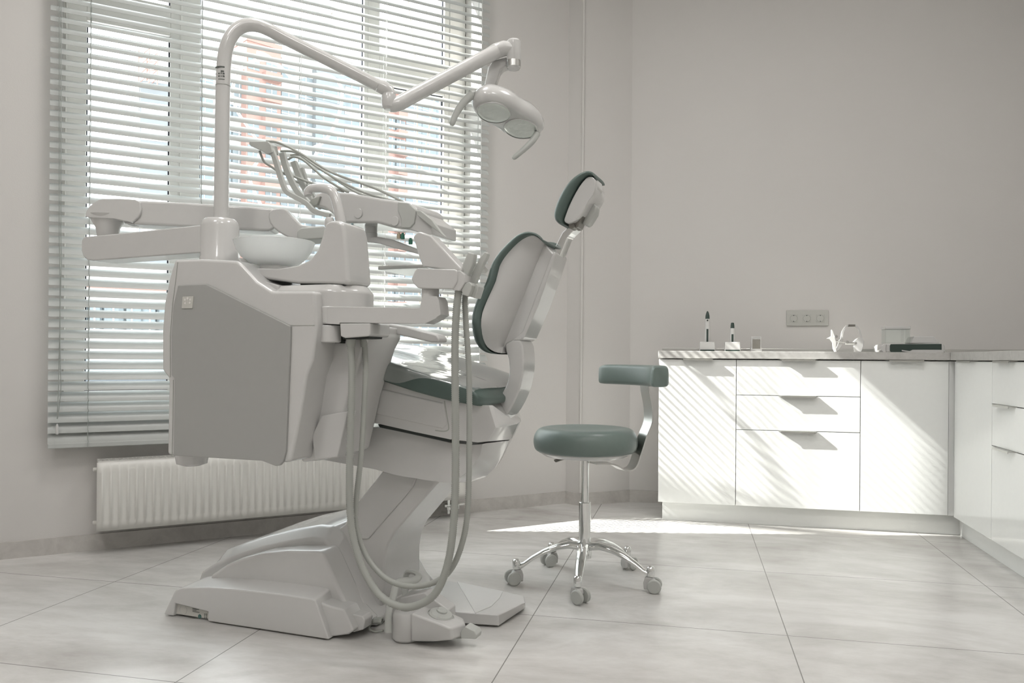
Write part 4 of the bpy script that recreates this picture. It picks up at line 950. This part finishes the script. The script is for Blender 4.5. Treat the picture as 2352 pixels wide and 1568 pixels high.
# holders: curved flat blades fanning along the depth of the head
def blade(path, wd, w_, t=.014):
    L_=[];R_=[]
    pts=cr2(path,4,False)
    for i,(x,y) in enumerate(pts):
        x1,y1=pts[min(i+1,len(pts)-1)]; x0,y0=pts[max(i-1,0)]; dx,dy=x1-x0,y1-y0; l=math.hypot(dx,dy); nx,ny=-dy/l,dx/l
        L_.append((x+nx*wd/2,y+ny*wd/2)); R_.append((x-nx*wd/2,y-ny*wd/2))
    return MB().slab(HF,L_+R_[::-1],w_,w_+t)
hp=[([(615,330),(628,360),(645,415),(655,438),(672,450),(700,465),(720,484),(756,495)],13,-.05),([(646,350),(655,385),(675,430),(696,455),(716,478)],15,.0),([(672,370),(685,405),(702,440),(716,470)],15,.05),([(690,385),(702,420),(720,455),(735,478)],12,.10)]
bls=[]
for path,wd,w_ in hp: bls.append(blade(path,wd-2,w_,.012).mk('instrument_holder',holder_m,DL,bevel=.0025))
MB().slab(HF,[(571,330),(573,324),(614,324),(622,332),(625,350),(612,354),(600,346),(575,335)],-.055,-.02).mk('holder_hook',holder_m,DL,bevel=.003)
MB().slab(HF,[(706,470),(716,456),(735,450),(728,470),(718,474)],-.03,.09).mk('holder_hinge',hose_m,DL,bevel=.002)
for P,w_,w2 in (([(612,324),(640,328),(690,352),(760,395),(860,432),(915,458),(930,466)],-.04,.03),
                ([(645,347),(680,350),(720,378),(780,415),(850,447),(930,467)],.02,.05),
                ([(662,366),(676,360),(700,370),(740,405),(775,428),(800,442)],.07,.05),
                ([(668,356),(700,358),(745,392),(780,418),(832,447),(900,460)],.10,.08),
                ([(596,346),(606,370),(622,382),(645,396),(672,404),(715,420),(760,432),(790,440)],-.03,.06),
                ([(676,415),(700,424),(725,430),(750,437)],.05,.07)):
    n_=len(P); MB().tube(cr([HF.p(x,y,w_+(w2-w_)*i/(n_-1)) for i,(x,y) in enumerate(P)],6,False),.0042,10).mk('instrument_hose',hose_m,DL)
# metal tray behind the assistant head
tr=thing('instrument_tray','thin grey metal tray held below the instrument head','tray',C.p(980,618,.22))
zt_=C.c(980,612,.22).z
tp=[(C.c(868,612,.16).x,.16),(C.c(868,612,.16).x,.36),(C.c(1122,618,.36).x,.36),(C.c(1122,618,.16).x-.02,.16)]
MB().loft([[C.w(u*.98+.0,w_,zt_-.012) for u,w_ in tp],[C.w(u,w_,zt_) for u,w_ in tp]]).mk('tray',alu_m,tr,bevel=.003)

# ============================================================ ASSISTANT ARM (part of the unit)
WA=-.10
arm=[(733,743),(733,722),(738,712),(752,704),(800,704),(964,707),(968,684),(972,680),(1003,680),(1008,690),(1012,722),(1003,728),(1001,731),(976,743),(780,741),(779,745)]
am=MB().slab(C,arm,WA-.028,WA+.028)
for x_,y0_,y1_,r_ in ((757,744,704,24),(988,728,681,20.6)):
    q=C.p(x_,y0_,WA); sc=(q-CAM).dot(FW)/F; am.lathe(Vector((q.x,q.y,C.c(x_,y0_,WA).z)),[(r_*sc*.9,0),(r_*sc,.003),(r_*sc,C.c(x_,y1_,WA).z-C.c(x_,y0_,WA).z-.003),(r_*sc*.93,C.c(x_,y1_,WA).z-C.c(x_,y0_,WA).z)],32)
am.mk('suction_arm',white_m,un,bevel=.005)
q=C.p(757,787,WA); sc=(q-CAM).dot(FW)/F; hh=C.c(757,747,WA).z-C.c(757,787,WA).z
MB().lathe(Vector((q.x,q.y,q.z)),[(23*sc,0),(26*sc,.003),(26.5*sc,hh-.003),(25*sc,hh)],32).slab(C,[(724,747),(760,747),(760,784),(724,786)],WA-.0,WA+.045).mk('arm_joint',white_m,un,bevel=.003)
MB().slab(C,[(720,745),(780,745),(780,788),(770,788),(768,787),(740,786),(735,788),(721,788)],WA+.01,WA+.05).mk('joint_gap',dark_m,un,smooth=False)
MB().slab(C,[(780,742),(850,742),(850,768),(846,772),(792,776),(782,772)],WA-.03,WA+.08).mk('hose_outlet',white_m,un,bevel=.008)
MB().slab(C,[(786,771),(848,769),(846,777),(788,779)],WA-.015,WA+.06).mk('outlet_gap',dark_m,un,smooth=False)
b=C.p(988,680,WA); s=(b-CAM).dot(FW)/F
MB().lathe(Vector((b.x,b.y,C.c(988,688,WA).z)),[(20.5*s,0),(20.5*s,.0),(20.5*s,.028),(19.4*s,.030),(19.4*s,.032),(20.5*s,.034),(20.5*s,C.c(988,656,WA).z-C.c(988,688,WA).z)],28).mk('head_post',white_m,un)
MB().slab(C,[(944,640),(952,622),(958,615),(1045,618),(1050,622),(1050,645),(1040,664),(960,662),(950,652)],WA-.035,WA+.04).mk('suction_head',white_m,un,bevel=.005)
MB().slab(C,[(948,543),(958,532),(966,532),(989,540),(1000,552),(1050,606),(1060,616),(1060,625),(970,612),(964,596)],WA-.025,WA+.03).mk('head_fin',white_m,un,bevel=.006)
ar=[(846,746),(856,742),(890,743),(930,749),(965,759),(1002,768),(1009,778),(1007,786),(990,786),(950,777),(905,767),(870,764),(850,766)]
MB().slab(C,ar,.10,.16).mk('patient_armrest',white2_m,un,bevel=.006)
for P_,m_,w0_,w1_ in (([(1040,622),(1057,621),(1067,630),(1068,648),(1055,668),(1040,666),(1036,655)],white_m,-.03,.02),([(1066,652),(1078,647),(1085,655),(1076,681),(1062,677),(1060,665)],holder_m,-.025,.012),([(1084,655),(1094,650),(1100,658),(1091,685),(1077,681),(1078,672)],holder_m,-.005,.035)):
    MB().slab(C,P_,WA+w0_,WA+w1_).mk('hose_holder',m_,un,bevel=.0025)
def ribbed_hose(P,w_,r,fit,toppen,root,wend=None):
    n_=len(P); pts=cr([C.p(x,y,w_+(( (wend if wend is not None else w_)-w_)*i/(n_-1))) for i,(x,y) in enumerate(P)],10,False)
    # resample
    seg=[0]
    for a,b in zip(pts,pts[1:]): seg.append(seg[-1]+(b-a).length)
    L_=seg[-1]; st=.00275; out=[]; j=0; k=0
    while k*st<L_:
        d=k*st
        while seg[j+1]<d: j+=1
        t=(d-seg[j])/(seg[j+1]-seg[j]); out.append(pts[j].lerp(pts[j+1],t)); k+=1
    rr=[r*(1.02 if (i//1)%2 else .84) for i in range(len(out))]
    return MB().tube(out,rr,14).mk('ribbed_hose',hose_m,root,ang=180)
s1t=thing('suction_hose','thick ribbed grey suction hose with its wide handpiece, looping nearly to the floor','hose',C.p(925,1395,WA-.03))
ribbed_hose([(805,780),(808,850),(806,960),(803,1080),(804,1170),(813,1240),(836,1310),(872,1366),(918,1392),(960,1389),(1000,1362),(1027,1300),(1041,1210),(1046,1100),(1046,950),(1045,800),(1048,720),(1052,680),(1056,655)],WA+.01,.0108,0,0,s1t,WA-.01)
b=C.p(806,775,WA+.01); MB().lathe(Vector((b.x,b.y,C.c(806,796,WA).z)),[(.0115,0),(.0135,.012),(.0140,C.c(806,772,WA).z-C.c(806,796,WA).z)],20).mk('hose_fitting',hose_m,s1t)
MB().slab(C,[(1057,627),(1062,606),(1074,578),(1090,582),(1087,596),(1085,606),(1075,628),(1068,650),(1058,640)],WA-.012,WA+.012).mk('handpiece',holder_m,s1t,bevel=.004)
s2t=thing('suction_hose','thinner ribbed grey suction hose with pointed handpiece, hanging behind the thick one','hose',C.p(940,1350,WA+.03))
ribbed_hose([(837,782),(840,840),(836,940),(830,1040),(820,1130),(816,1190),(826,1240),(850,1290),(890,1330),(940,1346),(995,1338),(1035,1308),(1062,1245),(1075,1160),(1078,1000),(1077,850),(1070,740),(1068,684),(1074,662)],WA+.045,.0083,0,0,s2t,WA+.02)
b=C.p(836,780,WA+.045); MB().lathe(Vector((b.x,b.y,C.c(836,797,WA+.045).z)),[(.009,0),(.0105,.010),(.011,C.c(836,770,WA+.04).z-C.c(836,797,WA+.04).z)],20).mk('hose_fitting',hose_m,s2t)
MB().slab(C,[(1082,628),(1100,594),(1108,584),(1114,577),(1120,582),(1117,592),(1112,600),(1098,630),(1088,660),(1080,650)],WA+.015,WA+.035).mk('handpiece',holder_m,s2t,bevel=.003)

# ============================================================ OPERATING LAMP
lp=thing('operating_lamp','white jointed dental lamp arched over the chair with two oval reflectors','lamp',Vector((cc_.x,cc_.y,zB)))
zc_p=(cc_-CAM).dot(FW)
def LD(x,y,zc): return D(x,y,zc)
pole=[LD(508,516,zc_p),LD(509,420,zc_p),LD(511,300,zc_p),LD(513,200,zc_p),LD(515,140,zc_p),LD(523,100,zc_p),LD(540,72,zc_p+.005),LD(562,59,zc_p+.01),LD(588,58,zc_p+.015),LD(616,68,zc_p+.02),LD(660,91,zc_p+.04),LD(770,146,zc_p+.09),LD(868,196,zc_p+.13)]
for i in (1,2,3): 
    v=pole[i]; v.x=pole[0].x+(v.x-pole[0].x)*.6
pp=cr(pole,6,False); MB().tube(pp,[.0225-.003*i/len(pp) for i in range(len(pp))],24).mk('pole',white_m,lp)
ring_=LD(512,198,zc_p); MB().lathe(Vector((ring_.x,ring_.y,ring_.z)),[(.0226,0),(.0230,.001),(.0226,.002)],28,cap=False).mk('pole_joint',hose_m,lp)
lt=MB(); 
for x,y,x1,h in ((498,161,521,.005),(513,171,520,.005),(507,176,511,.004),(513,176,515,.006),(517,176,521,.005),(507,182,511,.004),(513,182,515,.004),(517,182,521,.005),(507,188,521,.002),(498,175,502,.002)):
    vv_=[]
    for i in range(5):
        xx=x+(x1-x)*i/4; c_=LD(512,y,zc_p); dx=(xx-512)*zc_p/F; dx=max(-.0205,min(.0205,dx)); dy=math.sqrt(.0225**2-dx*dx)+.0003; vv_.append(c_+RT*dx-FW*dy)
    lt.add(vv_+[v+UP*h for v in vv_],[(i,i+1,i+6,i+5) for i in range(4)])
lt.mk('pole_label_print',ink_m,lp,smooth=False)
zj=zc_p+.14
j0=LD(868,196,zj-.01); j1=LD(893,212,zj); 
MB().tube([j0,LD(880,201,zj-.005),LD(893,210,zj),LD(898,220,zj)],[.0200,.0225,.0215,.018],22).mk('arm_sleeve',white_m,lp)
jb=LD(893,240,zj); MB().lathe(Vector((jb.x,jb.y,LD(893,252,zj).z)),[(.012,0),(.022,.007),(.0245,.02),(.0245,LD(0,222,zj).z-LD(0,252,zj).z),(.022,LD(0,216,zj).z-LD(0,252,zj).z)],28).mk('elbow_joint',white_m,lp)
ze=zj+.14
a_=[LD(893,243,zj),LD(915,238,zj+.01),LD(960,214,zj+.04),LD(1140,118,ze-.01)]
MB().tube(cr(a_,6,False),[.017,.019]+[.0245]*60 if False else [.020+.0045*min(1,i/6) for i in range(len(cr(a_,6,False)))],24).mk('spring_arm',white_m,lp)
eb=LD(1180,125,ze); hz=lambda y: LD(1180,y,ze).z
MB().tube([LD(1124,126,ze),LD(1140,117,ze),LD(1158,111,ze),LD(1178,113,ze)],[.0240,.0262,.0262,.0235],24).mk('arm_end_cap',white_m,lp)
MB().lathe(Vector((eb.x,eb.y,hz(140))),[(.0235,0),(.0245,.002),(.0245,hz(96)-hz(140)),(.020,hz(92)-hz(140)),(.006,hz(91)-hz(140))],32).mk('end_joint',white_m,lp)
er=MB().lathe(Vector((eb.x,eb.y,hz(156))),[(.0225,0),(.0245,.002),(.0245,hz(140)-hz(156))],32).mk('joint_ring',alu_m,lp)
MB().lathe(Vector((eb.x,eb.y,hz(161))),[(.006,0),(.020,.002),(.0235,.008)],32).mk('joint_cap',white_m,lp)
YF=Fr(eb+FW*.03, PSI)
MB().slab(YF,[(1122,152),(1132,138),(1165,130),(1176,132),(1176,146),(1160,152),(1150,160),(1134,206),(1110,206)],-.012,.045).mk('yoke',white_m,lp,bevel=.006)
# head in its own plane
A3=Vector((.09,-.05,.09)); N3=Vector((.05,-.97,-.13))      # right, up, forward
def c2w(v): return RT*v.x+UP*v.y+FW*v.z
a3=c2w(A3).normalized(); n3=c2w(N3); n3=(n3-a3*n3.dot(a3)).normalized(); b3=n3.cross(a3).normalized()
L1=LD(1134,257,ze+.0); L2=LD(1196,294,ze+.075)
a3=(L2-L1).normalized(); n3=(n3-a3*n3.dot(a3)).normalized(); b3=n3.cross(a3).normalized(); mid=(L1+L2)/2; half=(L2-L1).length/2
print('lens gap', half*2)
rl=.060
def peanut(ro, waist, off, k=64, sx=1.0):
    out=[]
    for i in range(k):
        t=2*math.pi*i/k; c,s_=math.cos(t),math.sin(t)
        x=(half+ro)*c*sx; 
        y=ro*(abs(s_)**.8)*(1 if s_>0 else -1)*(1-waist*math.exp(-(x/(half*.55))**2))
        out.append(mid+a3*x+b3*y-n3*off)
    return out
R=[peanut(rl+.008,.16,-.002),peanut(rl+.016,.14,.004),peanut(rl+.024,.12,.022),peanut(rl+.022,.12,.045),peanut(rl+.008,.12,.066),peanut(rl-.02,.1,.080),peanut(rl-.05,.0,.084)]
MB().loft(R).mk('lamp_head',white_m,lp,ang=60)
for c in (L1,L2):
    MB().lathe(c+n3*.0032,[(rl*.96,.0012),(rl*.93,.0008),(rl*.7,.0005),(rl*.35,.0002),(0.0,0)],40,n3,cap=False).mk('reflector',refl_m,lp)
    MB().lathe(c+n3*.0052,[(0,0),(rl*.95,0),(rl*.95,.001),(0,.001)],40,n3,cap=False).mk('lens',lens_m,lp)
    MB().lathe(c+n3*.002,[(rl*.95,.004),(rl*.97,.0048),(rl*1.0,.0035),(rl*1.02,-.001)],40,n3,cap=False).mk('lens_rim',white_m,lp)
# handles
def handle3(P,w0,w1,name='grip'):
    pts=cr([LD(*p) for p in P],5,False); n_=len(pts); rr=[w0+(w1-w0)*i/(n_-1) for i in range(n_)]; rr[-1]*=.6
    return MB().tube(pts,rr,14,sy=.8).mk(name,holder_m,lp)
zh=ze-.03
MB().tube([LD(1080,216,zh),LD(1098,212,zh+.02),LD(1112,216,zh+.05)],.0125,16).mk('grip_hub',holder_m,lp)
handle3([(1086,216,zh),(1064,236,zh-.005),(1047,262,zh-.01),(1037,288,zh-.015)],.0150,.0095)
handle3([(1234,306,ze+.08),(1222,325,ze+.07),(1200,346,ze+.06),(1178,364,ze+.05)],.0130,.0085)

# ============================================================ FOOT CONTROL
fw_=C.inv(Z(930,1478)).y
fc=thing('foot_control','grey dental foot switch with round pedal on the floor in front of the chair','foot switch',Z(960,1470))
def fl(P,w_,dn=.0): 
    R=[C.p(x,y,w_) for x,y in P]
    for v in R: v.z=max(v.z,.004)
    return R
P=[(943,1407),(1000,1428),(1035,1442),(1038,1470),(1000,1474),(943,1474)]
R0=fl(P,fw_); R1=[v+C.n*.055 for v in R0]; R2=[v+C.n*.12-C.u*(.012 if i in(2,3) else 0)-UP*(.01 if i in(0,1,2) else 0) for i,v in enumerate(R0)]
R1=[v+C.u*(.022 if i in(2,3) else 0) for i,v in enumerate(R1)]
MB().loft([R0,R1,R2]).mk('housing',white2_m,fc,bevel=.007)
b=Z(922,1476,0)+C.n*.03; zt_=C.c(922,1402,fw_+.03).z
MB().lathe(Vector((b.x,b.y,.002)),[(.036,0),(.041,.006),(.041,zt_-.012),(.036,zt_-.002),(.018,zt_)],32).mk('round_end',white2_m,fc)
MB().lathe(Vector((b.x,b.y,zt_-.001)),[(.013,0),(.013,.006),(.010,.009),(0,.010)],20).mk('end_cap',holder_m,fc)
pc=C.p(1013,1411,fw_+.055); pn_=(UP+C.u*.28-C.n*.05).normalized()
MB().lathe(pc-pn_*.004,[(.040,0),(.042,.001),(.040,.002)],36,pn_,cap=False).lathe(pc,[(.037,-.006),(.037,.001),(.033,.006),(.018,.010),(.016,.010)],36,pn_).mk('round_pedal',holder_m,fc)
MB().lathe(pc+pn_*.009,[(.016,0),(.016,.006),(.012,.010),(0,.011)],24,pn_).mk('pedal_knob',holder_m,fc)
bb=C.p(966,1368,fw_+.11); MB().lathe(bb-UP*.01,[(.016,0),(.015,.012),(.012,.017),(0,.018)],22).mk('button',holder_m,fc)
R0=[C.p(x,y,fw_+.085) for x,y in [(905,1398),(918,1372),(975,1360),(985,1368),(1030,1400),(1030,1440),(905,1440)]]
for v in R0: v.z=max(v.z,.004)
MB().loft([R0,[v+C.n*.055 for v in R0]]).mk('rear_housing',white2_m,fc,bevel=.005)
hp_=cr([C.p(x,y,fw_+w_) for x,y,w_ in [(892,1452,-.0),(893,1410,.01),(903,1370,.04),(912,1340,.06),(930,1334,.07),(952,1332,.09),(962,1322,.11),(950,1314,.13),(935,1316,.14),(930,1345,.14),(932,1372,.13)]],5,False)
MB().tube(hp_,.0068,12,sy=1.7).mk('carry_loop',holder_m,fc)
R0=[C.p(x,y,fw_+.03) for x,y in [(1058,1452),(1068,1438),(1090,1449),(1095,1458),(1093,1468),(1058,1466)]]
MB().loft([R0,[v+C.n*.04 for v in R0]]).mk('side_pedal',holder_m,fc,bevel=.003)
MB().slab(C,[(1038,1458),(1060,1450),(1060,1466),(1040,1466)],fw_+.04,fw_+.06).mk('pedal_lever',hose_m,fc,smooth=False)
# coiled cable
cbp=[C.p(x,y,fw_+w_) for x,y,w_ in [(820,1431,.07),(846,1432,.06),(862,1428,.05),(878,1428,.05)]]
cl=cr(cbp,40,False); pts=[]
for i,p in enumerate(cl):
    a=i*1.05; r_=.0085 if not 40<i<72 else .002
    pts.append(p+UP*(math.cos(a)*r_+.004)+C.n*math.sin(a)*r_)
for p in pts: p.z=max(p.z,.004)
co=tag(MB().tube(pts,.0024,6).tube(cr([C.p(x,y,fw_+.045) for x,y in [(852,1433),(848,1438),(850,1446),(862,1450),(880,1448)]],5,False),.0035,8).mk('coiled_cable',hose_m),'short coiled grey cable between the chair foot cover and the foot switch','cable')
